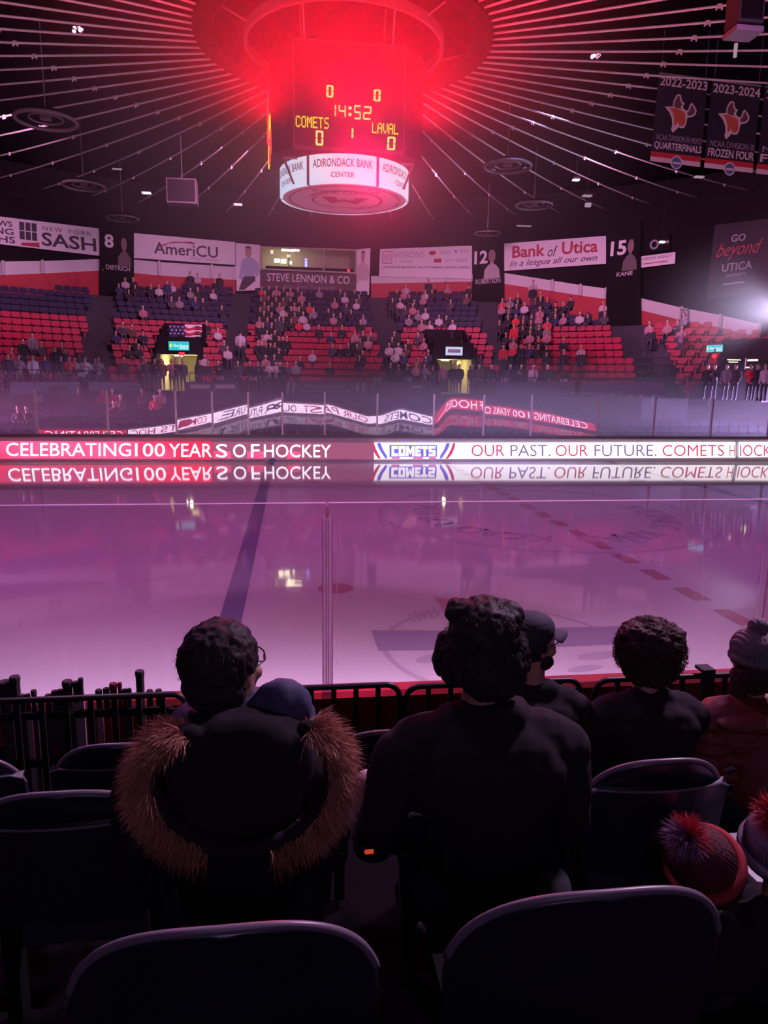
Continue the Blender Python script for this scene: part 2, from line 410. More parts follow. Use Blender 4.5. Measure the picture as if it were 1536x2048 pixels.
# round advertisement painted near the close boards: ring, ribbon, red peak, marks
def icepx(pts, name, m, z=.005):
    V, F = poly([tuple(atZ(x, yv, 0)[:2]) for x, yv in pts]); paint(name, m, V, F, z)
PB2, PR2 = ice_paint('pale_blue_mark_paint', (.44, .40, .56)), ice_paint('pale_red_mark_paint', (.62, .36, .44))
cI = atZ(1010, 1292, 0)
ring_paint('ice_emblem', PD, cI[:2], 1.62, 1.70); ring_paint('ice_emblem', PD, cI[:2], .62, .68)
icepx([(742, 1261), (905, 1262), (900, 1300), (757, 1302)], 'ice_emblem', PB2)
icepx([(1112, 1256), (1280, 1252), (1290, 1288), (1112, 1294)], 'ice_emblem', PB2)
icepx([(868, 1194), (930, 1202), (942, 1256), (900, 1240)], 'ice_emblem', PR2)
for x0, y0 in ((826, 1246), (838, 1243), (850, 1240), (862, 1237), (874, 1233)):
    icepx([(x0, y0), (x0+7, y0-1), (x0-6, y0-18), (x0-12, y0-17)][::-1], 'ice_emblem', PD)
for x0, y0, wd, h in ((862, 1318, 62, 16), (905, 1338, 60, 12), (1200, 1312, 90, 14), (1170, 1338, 70, 12)):
    icepx([(x0+wd/2*math.cos(q), y0+h/2*math.sin(q)-math.cos(q)*4) for q in np.linspace(0, 2*PI, 20, endpoint=False)], 'ice_emblem', PD)
tag(ice, 'wide white ice sheet with a dark blue line and a dashed red line', 'ice rink')

fl = MB().box((0, 0, -.25), (110, 90, .2)).build('floor', CONC); struct(fl)

# round outer wall, dark, from the concourse to the roof
def azim(w): return math.atan2(w[0]-CC[0], w[1]-CC[1])
pbz0, pbz1 = cyl(522, 539)[2]-.1, cyl(712, 499)[2]+.1                   # opening of the press box in the wall
pa0, pa1 = azim(cyl(522, 520)), azim(cyl(712, 520))
az = sorted([math.radians(-90+190*i/90) for i in range(91)] + [pa0, pa1])
mb = MB()
for a0, a1 in zip(az[:-1], az[1:]):
    mid = (a0+a1)/2
    for z0, z1 in ((0, pbz0), (pbz1, 17.4)) if pa0 < mid < pa1 else ((0, 17.4),):
        P = [(CC[0]+R*math.sin(a), CC[1]+R*math.cos(a), z) for R in (RW, RW+.3) for a, z in ((a0, z0), (a1, z0), (a1, z1), (a0, z1))]
        mb.add(P, [(0, 1, 2, 3), (4, 7, 6, 5), (0, 4, 5, 1), (3, 2, 6, 7), (0, 3, 7, 4), (1, 5, 6, 2)])
struct(mb.build('wall_far', DARK))
# roof deck above the cables and the drum at its middle
def zr(r): return 12.95+.06*(r-4)+.00095*(r-4)**2
struct(MB().lathe([(3.95, 14.6), (8, 14.9), (14, 15.2), (20, 15.8), (28, 16.6), (37, 17.5), (37, 17.8), (20, 16.2), (3.95, 14.9)], (CC[0], CC[1], 0), 96).build('ceiling', DECK, smooth=False))
ringm = mat('ring_paint', (.035, .02, .022), rough=.8, spec=.2)
drum = MB().lathe([(3.95, 13.0), (3.95, 15.0), (4.15, 15.0), (4.15, 12.85), (3.6, 12.85), (3.6, 13.1), (3.95, 13.1)], (CC[0], CC[1], 0), 96).build('roof_tension_ring', ringm)
tag(drum, 'broad circular hub that gathers the roof cables above the scoreboard', 'roof ring')
MB().lathe([(0, 14.9), (3.96, 14.9)], (CC[0], CC[1], 0), 96).build('ring_soffit', ringm, drum)
MB().lathe([(2.7, 12.7), (2.7, 12.95), (2.8, 12.95), (2.8, 12.7), (2.7, 12.7)], (CC[0], CC[1], 0), 72).build('inner_ring', GREYM, drum)
for k in range(6):
    a = k*PI/3+.3
    MB().tube([(CC[0]+2.75*math.cos(a), CC[1]+2.75*math.sin(a), 12.9), (CC[0]+3.9*math.cos(a), CC[1]+3.9*math.sin(a), 13.3)], .03, 6).build('ring_strut', GREYM, drum)

# radial roof cables, five degrees apart, with their clamps
def cable_mesh():
    pts = [(0, r, zr(r)-13) for r in np.linspace(4.05, RW-.1, 26)]
    return MB().tube(pts, .034, 6)
cb0 = clamp0 = None; ncab = 0
for k in range(72):
    a = math.radians(k*5)
    vis = False
    for r in np.linspace(4.1, 36, 40):
        x, yv, z = project((CC[0]+r*math.sin(a), CC[1]+r*math.cos(a), zr(r)))
        if z > 1 and -30 < x < 1566 and -40 < yv < 500: vis = True
    if not vis: continue
    if cb0 is None:
        cb0 = cable_mesh().build('roof_cable', STEEL, smooth=True); root = cb0
        cl = MB().box((0, 0, 0), (.08, .12, .085)).box((0, .07, -.04), (.035, .04, .11)).box((0, -.07, -.04), (.035, .04, .11))
        for j, r in enumerate((10.0, 17.0, 24.1, 31.4)):
            if j == 0: c0 = cl.build('cable_clamp', STEEL, root)
            else: c0 = c0.copy(); COL.objects.link(c0); c0.parent = root
            c0.location = (0, r, zr(r)-13)
    else: root = copy_tree(cb0)
    root.location = (CC[0], CC[1], 13); root.rotation_euler = (0, 0, -a)
    tag(root, 'thin pale steel cable running from the roof hub to the outer wall', 'roof cable', 'radial roof cables'); ncab += 1

# round dark diffusers hanging under the cables
def diffuser(px, py, z, r, label):
    c = atZ(px, py, z); o = empty('ceiling_diffuser', c, label, 'ceiling fixture', 'round ceiling fixtures')
    dm = mat('diffuser_paint', (.20, .15, .17), rough=.5, metal=.3)
    a = np.linspace(0, 2*PI, 40, endpoint=False)
    MB().tube([(c[0]+r*math.cos(q), c[1]+r*math.sin(q), c[2]) for q in a], r*.07, 8, closed=True).build('outer_ring', dm, o, smooth=True)
    MB().lathe([(r*.95, .10), (r*.75, .22), (r*.2, .3), (0, .3)], c, 32).build('dish', DARK, o, smooth=True)
    MB().tube([(c[0]+r*.55*math.cos(q), c[1]+r*.55*math.sin(q), c[2]+.05) for q in a], r*.04, 6, closed=True).build('inner_ring', dm, o)
    MB().lathe([(0, 0), (r*.2, .02), (r*.2, .25)], c, 20).build('hub', dm, o)
    MB().tube([c+np.array((0, 0, .25)), (c[0], c[1], zr(np.hypot(*(c[:2]-CC)))+1.6)], .02, 6).build('drop_rod', GREYM, o)
diffuser(92, 241, 11.9, .95, 'round dark ceiling fixture below the cables at upper left, the largest one')
diffuser(167, 372, 12.6, .95, 'round dark ceiling fixture above the window company banner')
diffuser(1015, 333, 12.3, .95, 'round dark ceiling fixture right of the scoreboard')
diffuser(1068, 411, 12.9, .95, 'round dark ceiling fixture above the bank banner reading in a league all our own')
diffuser(245, 437, 13.4, .95, 'round dark ceiling fixture above the black player banner numbered 8')
diffuser(975, 467, 13.6, .85, 'faint round ceiling fixture above the player banner numbered 12')
# bright little bits on the roof
LIT = glow('pale_lamp', (1.0, .72, .95), 1.6)  # glow standing for reflections off the foil and lamp lenses
def cluster(px, py, z, s, label, n=9, name='foil_balloon_cluster', cat='decoration'):
    c = atZ(px, py, z); mb = MB(); rr = random.Random(int(px))
    for k in range(n):
        mb.ell((c[0]+rr.uniform(-s, s), c[1]+rr.uniform(-s, s)*.5, c[2]+rr.uniform(-s, s)*.45), (s*.42, s*.42, s*.3), 8, k % 2)
    o = mb.build(name, [mat('pale_foil', (.85, .75, .85), rough=.25, metal=.6), LIT], None, tuple(c))
    tag(o, label, cat, 'pale objects caught in the roof')
cluster(152, 58, 12.4, .13, 'pale crumpled cluster caught among the cables at upper left', 10)
cluster(1192, 112, 12.4, .13, 'pale crumpled cluster caught between cables right of the roof hub', 10)
def fixture(px, py, z, d, label, litm=LIT):
    c = atZ(px, py, z); o = empty('ceiling_lamp', c, label, 'lamp', 'small lamps under the roof')
    MB().box(c, d).build('lamp_lens', litm, o); MB().box((c[0], c[1], c[2]+d[2]/2+.05), (d[0]*1.1, d[1]*1.1, .1)).build('lamp_housing', DARK, o)
    MB().tube([(c[0], c[1], c[2]+d[2]/2+.1), (c[0], c[1], zr(np.hypot(*(c[:2]-CC)))+2)], .015, 5).build('lamp_rod', DARK, o)
DIML = glow('dim_lamp', (.9, .62, .8), .38)
fixture(293, 386, 14.3, (.5, .3, .07), 'small pale ceiling lamp above the bank banner with a red star swoosh', LIT)
fixture(476, 409, 14.3, (.5, .3, .07), 'small pale ceiling lamp left of and below the scoreboard sign', LIT)
fixture(1152, 360, 13.6, (.32, .25, .06), 'small pale ceiling lamp highest above the bank banner')
fixture(1174, 392, 13.9, (.5, .3, .06), 'flat pale ceiling lamp above the bank banner, lower left of the highest one', DIML)
fixture(1176, 410, 13.8, (.3, .25, .2), 'boxy dim ceiling lamp just under the flat one above the bank banner', DIML)
fixture(1398, 354, 12.6, (.4, .2, .06), 'small pale lamp just below the season banners', DIML)
fixture(1324, 484, 12.0, (.28, .2, .08), 'bright little lamp over the small white banner beside number 15', glow('warm_spot_lamp', (1, .9, .7), 4))
fixture(234, 338, 12.9, (.42, .1, .04), 'narrow twin lamp strip in the dark roof left of the scoreboard', DIML)
fixture(1048, 452, 14.0, (1.0, .12, .05), 'long thin lamp strip above the left end of the bank banner', DIML)
fixture(1471, 101, 11.4, (.06, .06, .3), 'slim upright pale peg lamp above the season banners', DIML)
sp = atZ(1490, 22, 11.2)
o = empty('loudspeaker', sp, 'boxy loudspeaker hung at the top right corner among the cables', 'loudspeaker')
MB().box(sp, (.55, .5, .62)).build('cabinet', mat('speaker_grey', (.06, .05, .055), rough=.6), o)
MB().box((sp[0], sp[1]-.26, sp[2]), (.46, .02, .5)).build('grille', DARK, o)
MB().box((sp[0], sp[1], sp[2]-.42), (.6, .5, .1)).build('bracket', GREYM, o)
MB().tube([(sp[0], sp[1], sp[2]+.3), (sp[0], sp[1], 15)], .02, 6).build('hanger', GREYM, o)
sp = atZ(365, 385, 13.0)
o = empty('loudspeaker', sp, 'large dark loudspeaker box hanging under the roof left of the scoreboard', 'loudspeaker')
MB().box(sp, (1.5, .8, 1.2)).build('cabinet', mat('speaker_dark', (.10, .07, .085), rough=.7), o)
MB().box((sp[0], sp[1]-.41, sp[2]), (1.35, .02, 1.05)).build('grille', DARK, o)
MB().tube([(sp[0], sp[1], sp[2]+.6), (sp[0], sp[1], 16)], .02, 6).build('hanger', GREYM, o)

# ================================================================ scoreboard
SBY = 2.0
P0 = atY(588, 78, SBY); P1 = atY(808, 297, SBY)
sx0, sx1, sz0, sz1 = -6.69, -3.74, 9.66, 12.27; sd = 2.95
scx, scy = (sx0+sx1)/2, SBY+sd/2
sb = empty('scoreboard', (scx, scy, sz0), 'hanging cube scoreboard showing 14:52 with a round white lit sign below', 'scoreboard')
SBM = mat('scoreboard_panel', (.03, .02, .022), rough=.7, spec=.2)
FRM = mat('scoreboard_frame', (.16, .12, .13), rough=.5)
PL = [(sx0, SBY), (-7.30, 2.6), (-7.46, 5.2), (-6.69, 5.8), (-3.74, 5.8), (-2.97, 5.2), (-3.13, 2.6), (sx1, SBY)]
n_ = len(PL)
MB().add([(x, y, z) for z in (sz0, sz1) for x, y in PL], [tuple(range(n_)), tuple(range(2*n_-1, n_-1, -1))]+[(i, n_+i, n_+(i+1) % n_, (i+1) % n_) for i in range(n_)]).build('cabinet', SBM, sb)
for nm, (c, d) in {'a': ((scx, SBY-.01, sz1), (sx1-sx0, .06, .05)), 'b': ((scx, SBY-.01, sz0), (sx1-sx0, .06, .09)), 'c': ((sx0, SBY-.01, (sz0+sz1)/2), (.05, .06, sz1-sz0)), 'd': ((sx1, SBY-.01, (sz0+sz1)/2), (.05, .06, sz1-sz0))}.items():
    MB().box(c, d).build('frame_bar', FRM, sb)
FP = Panel((588, 78), (813, 97), (803, 303), (588, 290), onY(SBY))
AMB = glow('amber_led', (1.0, .40, .09), 3.2); YEL = glow('yellow_led', (1.0, .72, .0), 1.7); REDL = glow('red_led', (1, .02, .03), 3.5)
HEADL = mat('scoreboard_lettering', (.12, .08, .08), rough=.6)
def pbox(x0, y0, x1, y1, P=FP):
    a = P.inv((x0+x1)/2, (y0+y1)/2); hw = (x1-x0)/2/np.linalg.norm(P.c[1]-P.c[0]); hh = (y1-y0)/2/np.linalg.norm(P.c[3]-P.c[0])
    return (a[0]-hw, a[1]-hh, a[0]+hw, a[1]+hh)
for ch, bx, tk in (('0', (652.5, 170, 667, 195), .3), ('0', (747, 178.5, 761.5, 203), .3), ('1', (660, 208, 672, 233), .2), ('4', (677, 209, 692, 235), .17), ('5', (708, 210, 722, 239), .17), ('2', (726, 212, 743, 240), .17), ('1', (696, 255, 707, 277), .35), ('0', (631, 261, 647, 291), .24), ('0', (774, 273, 791, 301), .24)):
    FP.art('digit', AMB, sb, seg_geo(ch, tk), pbox(*bx), .03)
for yv in (216, 229):
    FP.art('colon_dot', AMB, sb, disc(14), pbox(696.5, yv-3.5, 703.5, yv+3.5), .03)
FP.art('team_name', YEL, sb, dot_geo('COMETS'), pbox(590, 233, 659, 256), .03)
FP.art('team_name', YEL, sb, dot_geo('LAVAL'), pbox(743, 246, 798, 268), .03)
for tx, x0, yv in (('PLAYER', 591, 91), ('PENALTY', 647, 98), ('PLAYER', 704, 103), ('PENALTY', 760, 108)):
    FP.text(tx, HEADL, sb, pbox(x0, yv-6, x0+(38 if tx == 'PLAYER' else 44), yv+6), .01, 0, 1, .02, 'heading')
# angled left corner panel: title and crest; beyond it the left face seen edge on with its lamps
def cornerart(name, m, geo, u0, u1, z0, z1):
    (xa, ya), (xb, yb) = PL[1], PL[0]; nx, ny = (yb-ya), -(xb-xa); L = math.hypot(nx, ny); nx, ny = nx/L*.015, ny/L*.015
    V, F = geo[0], geo[1]
    MB().add([(xa+(xb-xa)*(u0+(u1-u0)*u)+nx, ya+(yb-ya)*(u0+(u1-u0)*u)+ny, z1+(z0-z1)*v) for u, v in V], F).build(name, m, sb)
cornerart('heading', HEADL, text_geo('COMETS', .02), .12, .9, 11.72, 11.95)
cornerart('heading', HEADL, disc(24, .75), .25, .75, 11.0, 11.55)
cornerart('heading', HEADL, text_geo('CENTER', .0), .2, .85, 10.72, 10.85)
cornerart('heading', HEADL, text_geo('II', .04), .4, .65, 10.15, 10.42); cornerart('heading', HEADL, text_geo('HARVEY', .0), .15, .9, 9.97, 10.08)
def facelamp(t0, t1, z0, z1, m):
    (xa, ya), (xb, yb) = PL[1], PL[2]; a = np.array((xa+(xb-xa)*t0, ya+(yb-ya)*t0)); c = np.array((xa+(xb-xa)*t1, ya+(yb-ya)*t1)); d = np.array((-.035, 0))
    P = [(*p, z) for z in (z0, z1) for p in (a, c, c+d, a+d)]
    MB().add(P, [(0, 3, 2, 1), (4, 5, 6, 7), (0, 1, 5, 4), (1, 2, 6, 5), (2, 3, 7, 6), (3, 0, 4, 7)]).build('side_lamp', m, sb)
for t0, t1, z0, z1, m in ((.62, .95, 11.22, 11.78, REDL), (.62, .98, 10.62, 11.02, REDL), (.30, .58, 10.15, 10.95, REDL), (.14, .36, 10.25, 10.75, YEL), (.0, .14, 9.72, 10.25, REDL), (.44, .70, 9.72, 10.22, YEL), (.26, .44, 9.68, 10.0, REDL), (.5, .66, 10.28, 10.58, REDL)):
    facelamp(t0, t1, z0, z1, m)
# round illuminated sign
rr = 1.86; rc = (scx-.02, scy, 0)
zt, zb = 9.46, 8.72
LITP = glow('lit_white_panel', (.74, .82, 1.0), 1.15, lo=(.60, .72, .98), scale=.7)
for k in range(6):
    a0 = -PI/2-PI/6+k*PI/3+.02-.10; a1 = a0+PI/3-.04; n = 12; vs = []
    for z in (zb, zt):
        for R in (rr, rr-.08): vs += [(rc[0]+R*math.cos(a0+(a1-a0)*i/n), rc[1]+R*math.sin(a0+(a1-a0)*i/n), z) for i in range(n+1)]
    m_ = n+1; fs = []
    for i in range(n): fs += [(i, i+1, 2*m_+i+1, 2*m_+i), (m_+i, 3*m_+i, 3*m_+i+1, m_+i+1), (i, m_+i, m_+i+1, i+1), (2*m_+i, 2*m_+i+1, 3*m_+i+1, 3*m_+i)]
    lp = MB().add(vs, fs).build('lit_sign_panel', LITP, sb)
    for tx, z0, z1, w0 in (('ADIRONDACK BANK', 9.13, 9.34, .88), ('CENTER', 8.87, 9.0, .34)):
        V, F, _ = text_geo(tx, .012); am = (a0+a1)/2; da = (a1-a0)*w0/2
        P = [(rc[0]+(rr+.01)*math.cos(am-da+2*da*u), rc[1]+(rr+.01)*math.sin(am-da+2*da*u), z1+(z0-z1)*v) for u, v in V]
        MB().add(P, F).build('lettering', mat('sign_ink', (.14, .09, .12), rough=.7), lp)
for k in range(6):
    a0 = -PI/2-PI/6+k*PI/3-.10; MB().box((rc[0]+(rr-.03)*math.cos(a0), rc[1]+(rr-.03)*math.sin(a0), (zt+zb)/2), (.1, .07, zt-zb), 0, a0).build('panel_divider', GREYM, sb)
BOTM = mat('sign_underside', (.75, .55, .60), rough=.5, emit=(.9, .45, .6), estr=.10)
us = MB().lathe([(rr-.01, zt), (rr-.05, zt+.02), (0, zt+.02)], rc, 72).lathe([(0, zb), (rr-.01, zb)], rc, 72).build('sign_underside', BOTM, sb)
def under(pts, m, name='underside_emblem'):
    V, F = poly(pts); MB().add([(rc[0]+x*rr, rc[1]+yv*rr, zb-.008) for x, yv in V], F).build(name, m, us)
EMB = mat('emblem_ink', (.42, .16, .22), rough=.6)
def arcband(r0, r1, a0, a1, n=28):
    A = np.radians(np.linspace(a0, a1, n)); return [(r1*math.cos(q), r1*math.sin(q)) for q in A]+[(r0*math.cos(q), r0*math.sin(q)) for q in A[::-1]]
under(arcband(.84, .87, 0, 350, 60), EMB); under(arcband(.55, .60, 200, 430), EMB); under(arcband(.48, .51, 30, 250), EMB)
under([(-.36, -.2), (-.2, .22), (0, .02), (.2, .22), (.36, -.2), (.16, -.2), (.1, .0), (0, -.1), (-.1, 0), (-.16, -.2)], EMB)
tl = text_geo('BANK CENTER', .01)
MB().add([(rc[0]+(u-.5)*1.9, rc[1]-1.0-.3*v+.25*math.cos((u-.5)*2.4), zb-.008) for u, v in tl[0]], tl[1]).build('lettering', EMB, us)
for x, yv in ((sx0+.3, SBY+.3), (sx1-.3, SBY+.3), (sx0+.3, SBY+sd-.3), (sx1-.3, SBY+sd-.3)):
    MB().tube([(x, yv, sz1), (x+(CC[0]-x)*-.1, yv, 14.9)], .03, 6).build('hoist_cable', STEEL, sb)
for s_ in (-1, 1):
    xx = scx+s_*(sx1-sx0)/2
    MB().box((xx+s_*.12, SBY+.12, 9.42), (.4, .08, .05)).build('corner_bracket', GREYM, sb)
    MB().tube([(xx+s_*.3, SBY+.1, 9.44), (xx+s_*.02, SBY+.05, 8.75)], .03, 6).build('corner_bracket', GREYM, sb)

# ================================================================ season banners at upper right
BAN = mat('banner_navy', (.02, .016, .04), rough=.8, var=.15)
BRED = mat('banner_red', (.62, .03, .05), rough=.7); BWH = mat('banner_white', (.78, .70, .78), rough=.7); BMO = mat('banner_brown', (.16, .07, .08), rough=.7); BOR = mat('banner_orange', (.62, .12, .07), rough=.7)
MOOSE_OUT = [(.02, .36), (.26, .33), (.27, .18), (.34, .03), (.43, .0), (.49, .03), (.50, .10), (.55, .19), (.62, .21), (.57, .30), (.60, .36), (.69, .40), (.74, .36), (.78, .22), (.83, .18), (.93, .26), (1.0, .36), (.98, .46), (.90, .53), (.74, .57), (.72, .74), (.66, .84), (.56, .86), (.50, .83), (.44, .90), (.34, 1.0), (.28, .92), (.30, .80), (.27, .64), (.18, .50)]
MOOSE_IN = [(.18, .38), (.36, .36), (.46, .40), (.58, .42), (.66, .48), (.68, .60), (.69, .72), (.62, .80), (.52, .80), (.46, .70), (.42, .80), (.36, .78), (.34, .62), (.28, .48)]
ANT1 = [(.30, .34), (.31, .19), (.37, .07), (.44, .04), (.46, .12), (.50, .21), (.55, .24), (.50, .32), (.52, .38), (.42, .36)]
ANT2 = [(.72, .44), (.78, .38), (.82, .24), (.86, .25), (.95, .37), (.93, .45), (.86, .50), (.76, .52)]
def season(tl, tr, br, bl, Y, yr, l1, l2, label, full=True):
    P = Panel(tl, tr, br, bl, onY(Y)); c = P.p(.5, 0)
    o = empty('season_banner', c, label, 'banner', 'season banners under the roof')
    P.slab('cloth', BAN, o, .03, 4)
    P.text(yr, BWH, o, (.04, .02, 1.0, .125), .02)
    if full:
        e = P.art('emblem', BWH, o, poly(MOOSE_OUT), (.17, .20, .83, .65), .012)
        for pts, m in ((MOOSE_IN, BOR), (ANT1, BMO), (ANT2, BMO)): P.art('emblem_fill', m, e, poly(pts), (.17, .20, .83, .65), .024)
    P.text(l1, mat('banner_lilac', (.45, .36, .5), rough=.7), o, (.08, .675, .98 if full else 1, .745), .0); P.text(l2, BWH, o, (.05, .765, 1.0, .86), .025)
    P.art('stripe', BRED, o, BOX, (0, .885, 1, .945), .012, 0); P.art('stripe', BWH, o, BOX, (0, .945, 1, 1.0), .012)
    if full:
        d = P.art('badge', BWH, o, disc(28), (.41, .905, .64, 1.06), .02); P.art('badge_blue', INKB, d, disc(28), (.435, .92, .615, 1.045), .03)
        P.art('badge_band', BWH, d, BOX, (.45, .975, .60, 1.0), .036)
    MB().tube([P.p(0, -.01), P.p(1, -.01)], .03, 6).build('top_bar', GREYM, o)
    for u in (.05, .95): MB().tube([P.p(u, -.01), P.p(u, -.01)+np.array((0, 0, 3.0))], .01, 5).build('hanger', GREYM, o)
season((1318, 148), (1416, 160), (1400, 334), (1300, 322), 6.0, '2022-2023', 'NCAA DIVISION III MEN\'S', 'QUARTERFINALS', 'navy season banner reading 2022-2023 quarterfinals')
season((1424, 162), (1522, 174), (1505, 346), (1408, 335), 6.0, '2023-2024', 'NCAA DIVISION III', 'FROZEN FOUR', 'navy season banner reading 2023-2024 frozen four')
season((1530, 175), (1628, 187), (1611, 358), (1512, 347), 6.0, '2024', 'NCAA', 'FINAL', 'navy season banner cut off at the edge beside the frozen four banner', False)

# ================================================================ banners and bands on the round wall
def pier(x0, x1, y1, ang, no, name_txt, label, nb, fig):
    P = Panel((x0, 440), (x1, 440), (x1, y1), (x0, y1), onC(RW-.5))
    struct(P.slab('trim_%d' % ang, BLKV, None, .4, 3))
    Q = Panel(*nb, onC(RW-.55)); o = empty('player_banner', Q.p(.5, 1), label, 'banner', 'black player banners on the wall piers')
    Q.slab('cloth', BLKV, o, .03, 3); GP = mat('print_grey', (.16, .12, .13), rough=.7); GP2 = mat('print_skin', (.30, .19, .19), rough=.7); GP3 = mat('print_light', (.5, .42, .46), rough=.7)
    Q.text(no, INKW, o, fig[0], .03); Q.text(name_txt, GP3, o, fig[1], .03)
    body = [(.1, 1), (.14, .7), (.3, .55), (.42, .5), (.42, .44), (.34, .34), (.33, .16), (.42, .03), (.58, .03), (.67, .16), (.66, .34), (.58, .44), (.58, .5), (.7, .55), (.86, .7), (.9, 1)]
    f = Q.art('printed_figure', GP if no != '12' else GP3, o, poly(body), fig[2], .012)
    Q.art('printed_face', GP2, f, disc(18), (fig[2][0]+.34*(fig[2][2]-fig[2][0]), fig[2][1]+.04*(fig[2][3]-fig[2][1]), fig[2][0]+.66*(fig[2][2]-fig[2][0]), fig[2][1]+.46*(fig[2][3]-fig[2][1])), .02)
pier(199, 268, 660, 1, '8', 'DIETRICH', 'black player banner with number 8 between two white sponsor banners', [(200, 452), (266, 462), (268, 545), (203, 538)], [(.12, .16, .40, .48), (.14, .88, .88, .99), (.45, .18, .98, .88)])
pier(944, 1008, 650, 2, '12', 'ROBERTSON', 'black player banner with number 12 left of the bank banner', [(947, 492), (1004, 486), (1004, 572), (945, 576)], [(.04, .13, .50, .44), (.10, .80, .95, .92), (.30, .12, 1.0, .80)])
pier(1212, 1282, 700, 3, '15', 'KANE', 'black player banner with number 15 right of the bank banner', [(1220, 474), (1282, 466), (1276, 548), (1214, 556)], [(.05, .12, .56, .48), (.30, .90, .82, 1.0), (.40, .10, 1.0, .88)])

def wbanner(name, tl, tr, br, bl, label, cat='banner', m=VINYL, grp='sponsor banners on the far wall', R=RW-.35, n=10):
    P = Panel(tl, tr, br, bl, onC(R)); o = P.slab(name, m, None, .04, n, loc=tuple(P.p(.5, .5)))
    tag(o, label, cat, grp); return P, o
P, o = wbanner('sponsor_banner', (-190, 410), (198, 457), (202, 512), (-190, 466), 'white window company banner with a black window icon at the far left')
x0, x1 = -190, 198
def ub(a, b): return (a+190)/390, (b+190)/390
for tx, v0, v1, a, b_ in (('WINDOWS', .13, .33, -75, 25), ('SIDING', .40, .62, -58, 27), ('BATHS', .68, .92, -60, 30)):
    u0, u1 = ub(a, b_); P.text(tx, INKD, o, (u0, v0, u1, v1), .015)
u0, u1 = ub(38, 75)
ic = []
for i in range(3):
    for j in range(2): P.art('window_icon', INKD, o, BOX, (u0+(u1-u0)*i/3+.003, .10+.33*j, u0+(u1-u0)*(i+1)/3-.003, .40+.33*j))
P.art('red_swash', INKR, o, poly([(0, .4), (1, 0), (1, .9), (0, .9)]), (*[ub(42, 78)[0]], .78, ub(42, 78)[1], .97))
u0, u1 = ub(86, 184); P.text('NEW YORK', INKD, o, (u0, .16, u1, .31), -.005, 0, 1.35)
u0, u1 = ub(83, 192); P.text('SASH', INKD, o, (u0, .38, u1, .87), .02)
P, o = wbanner('sponsor_banner', (266, 466), (470, 484), (471, 530), (268, 516), 'white credit union banner with a red shooting star over its name')
P.text('AmeriCU', INKD, o, (.20, .28, .83, .76), .012)
P.art('red_swoosh', INKR, o, poly([(0, 1), (.12, .62), (.4, .18), (.8, .08), (.85, 0), (.92, .1), (1, .12), (.93, .22), (.95, .34), (.86, .26), (.6, .24), (.3, .42), (.1, .85)]), (.24, .14, .62, .52), .018)
P.text('CREDIT UNION', INKG, o, (.55, .80, .83, .91), .0)
wb = [((-90, 520), (5, 524), (8, 620), (-90, 630)), ]
def band(pts, splits, label):
    """white-over-red wall boards with a slim post between the boards: pts = [(x, ytop, ymid, ybot)]"""
    for (xa, ta, ma, ba), (xb, tb, m_b, bb) in zip(pts[:-1], pts[1:]):
        P = Panel((xa, ta), (xb, tb), (xb, bb), (xa, ba), onC(RW-.2)); f0, f1 = (ma-ta)/(ba-ta), (m_b-tb)/(bb-tb)
        o = empty('wall_board', P.p(.5, 1), label, 'wall board', 'white and red wall boards')
        Panel((xa, ta), (xb, tb), (xb, m_b), (xa, ma), onC(RW-.2)).slab('white_band', WHITE, o, .15, 6)
        Panel((xa, ma), (xb, m_b), (xb, bb), (xa, ba), onC(RW-.2)).slab('red_band', REDP, o, .15, 6)
        p0, p1 = cyl(xb, tb-2, RW-.42), cyl(xb, m_b, RW-.42)
        MB().box(tuple((p0+p1)/2), (.16, .16, abs(p0[2]-p1[2]))).build('post', WHITE, o)
band([(-90, 524, 554, 650), (7, 523, 550, 650), (86, 522, 547, 640), (204, 518, 541, 625)], None, 'white over red wall board under the window company banner')
band([(268, 519, 546, 600), (319, 524, 551, 600), (424, 531, 557, 600), (471, 534, 560, 600)], None, 'white over red wall board under the credit union banner')
band([(742, 552, 567, 610), (892, 551, 564, 610), (945, 551, 563, 620)], None, 'white over red wall board under the hotel banner')
band([(1004, 545, 567, 640), (1104, 561, 582, 660), (1160, 570, 591, 670), (1212, 577, 598, 680)], None, 'white over red wall board under the bank banner')
band([(1280, 596, 620, 690), (1362, 615, 640, 700), (1440, 630, 655, 710), (1518, 648, 675, 720)], None, 'white over red wall board right of the number 15 pier')
# wire loop on the wall
p = cyl(1368, 628, RW-.5); o = empty('wall_ladder', p, 'short dark ladder hooked over the white wall band at right', 'ladder')
for x in (1362, 1376): MB().tube([cyl(x, 612, RW-.5), cyl(x, 642, RW-.5)], .03, 6).build('rail', BLACK, o)
for yv in (620, 630, 638): MB().tube([cyl(1362, yv, RW-.5), cyl(1376, yv, RW-.5)], .025, 6).build('rung', BLACK, o)

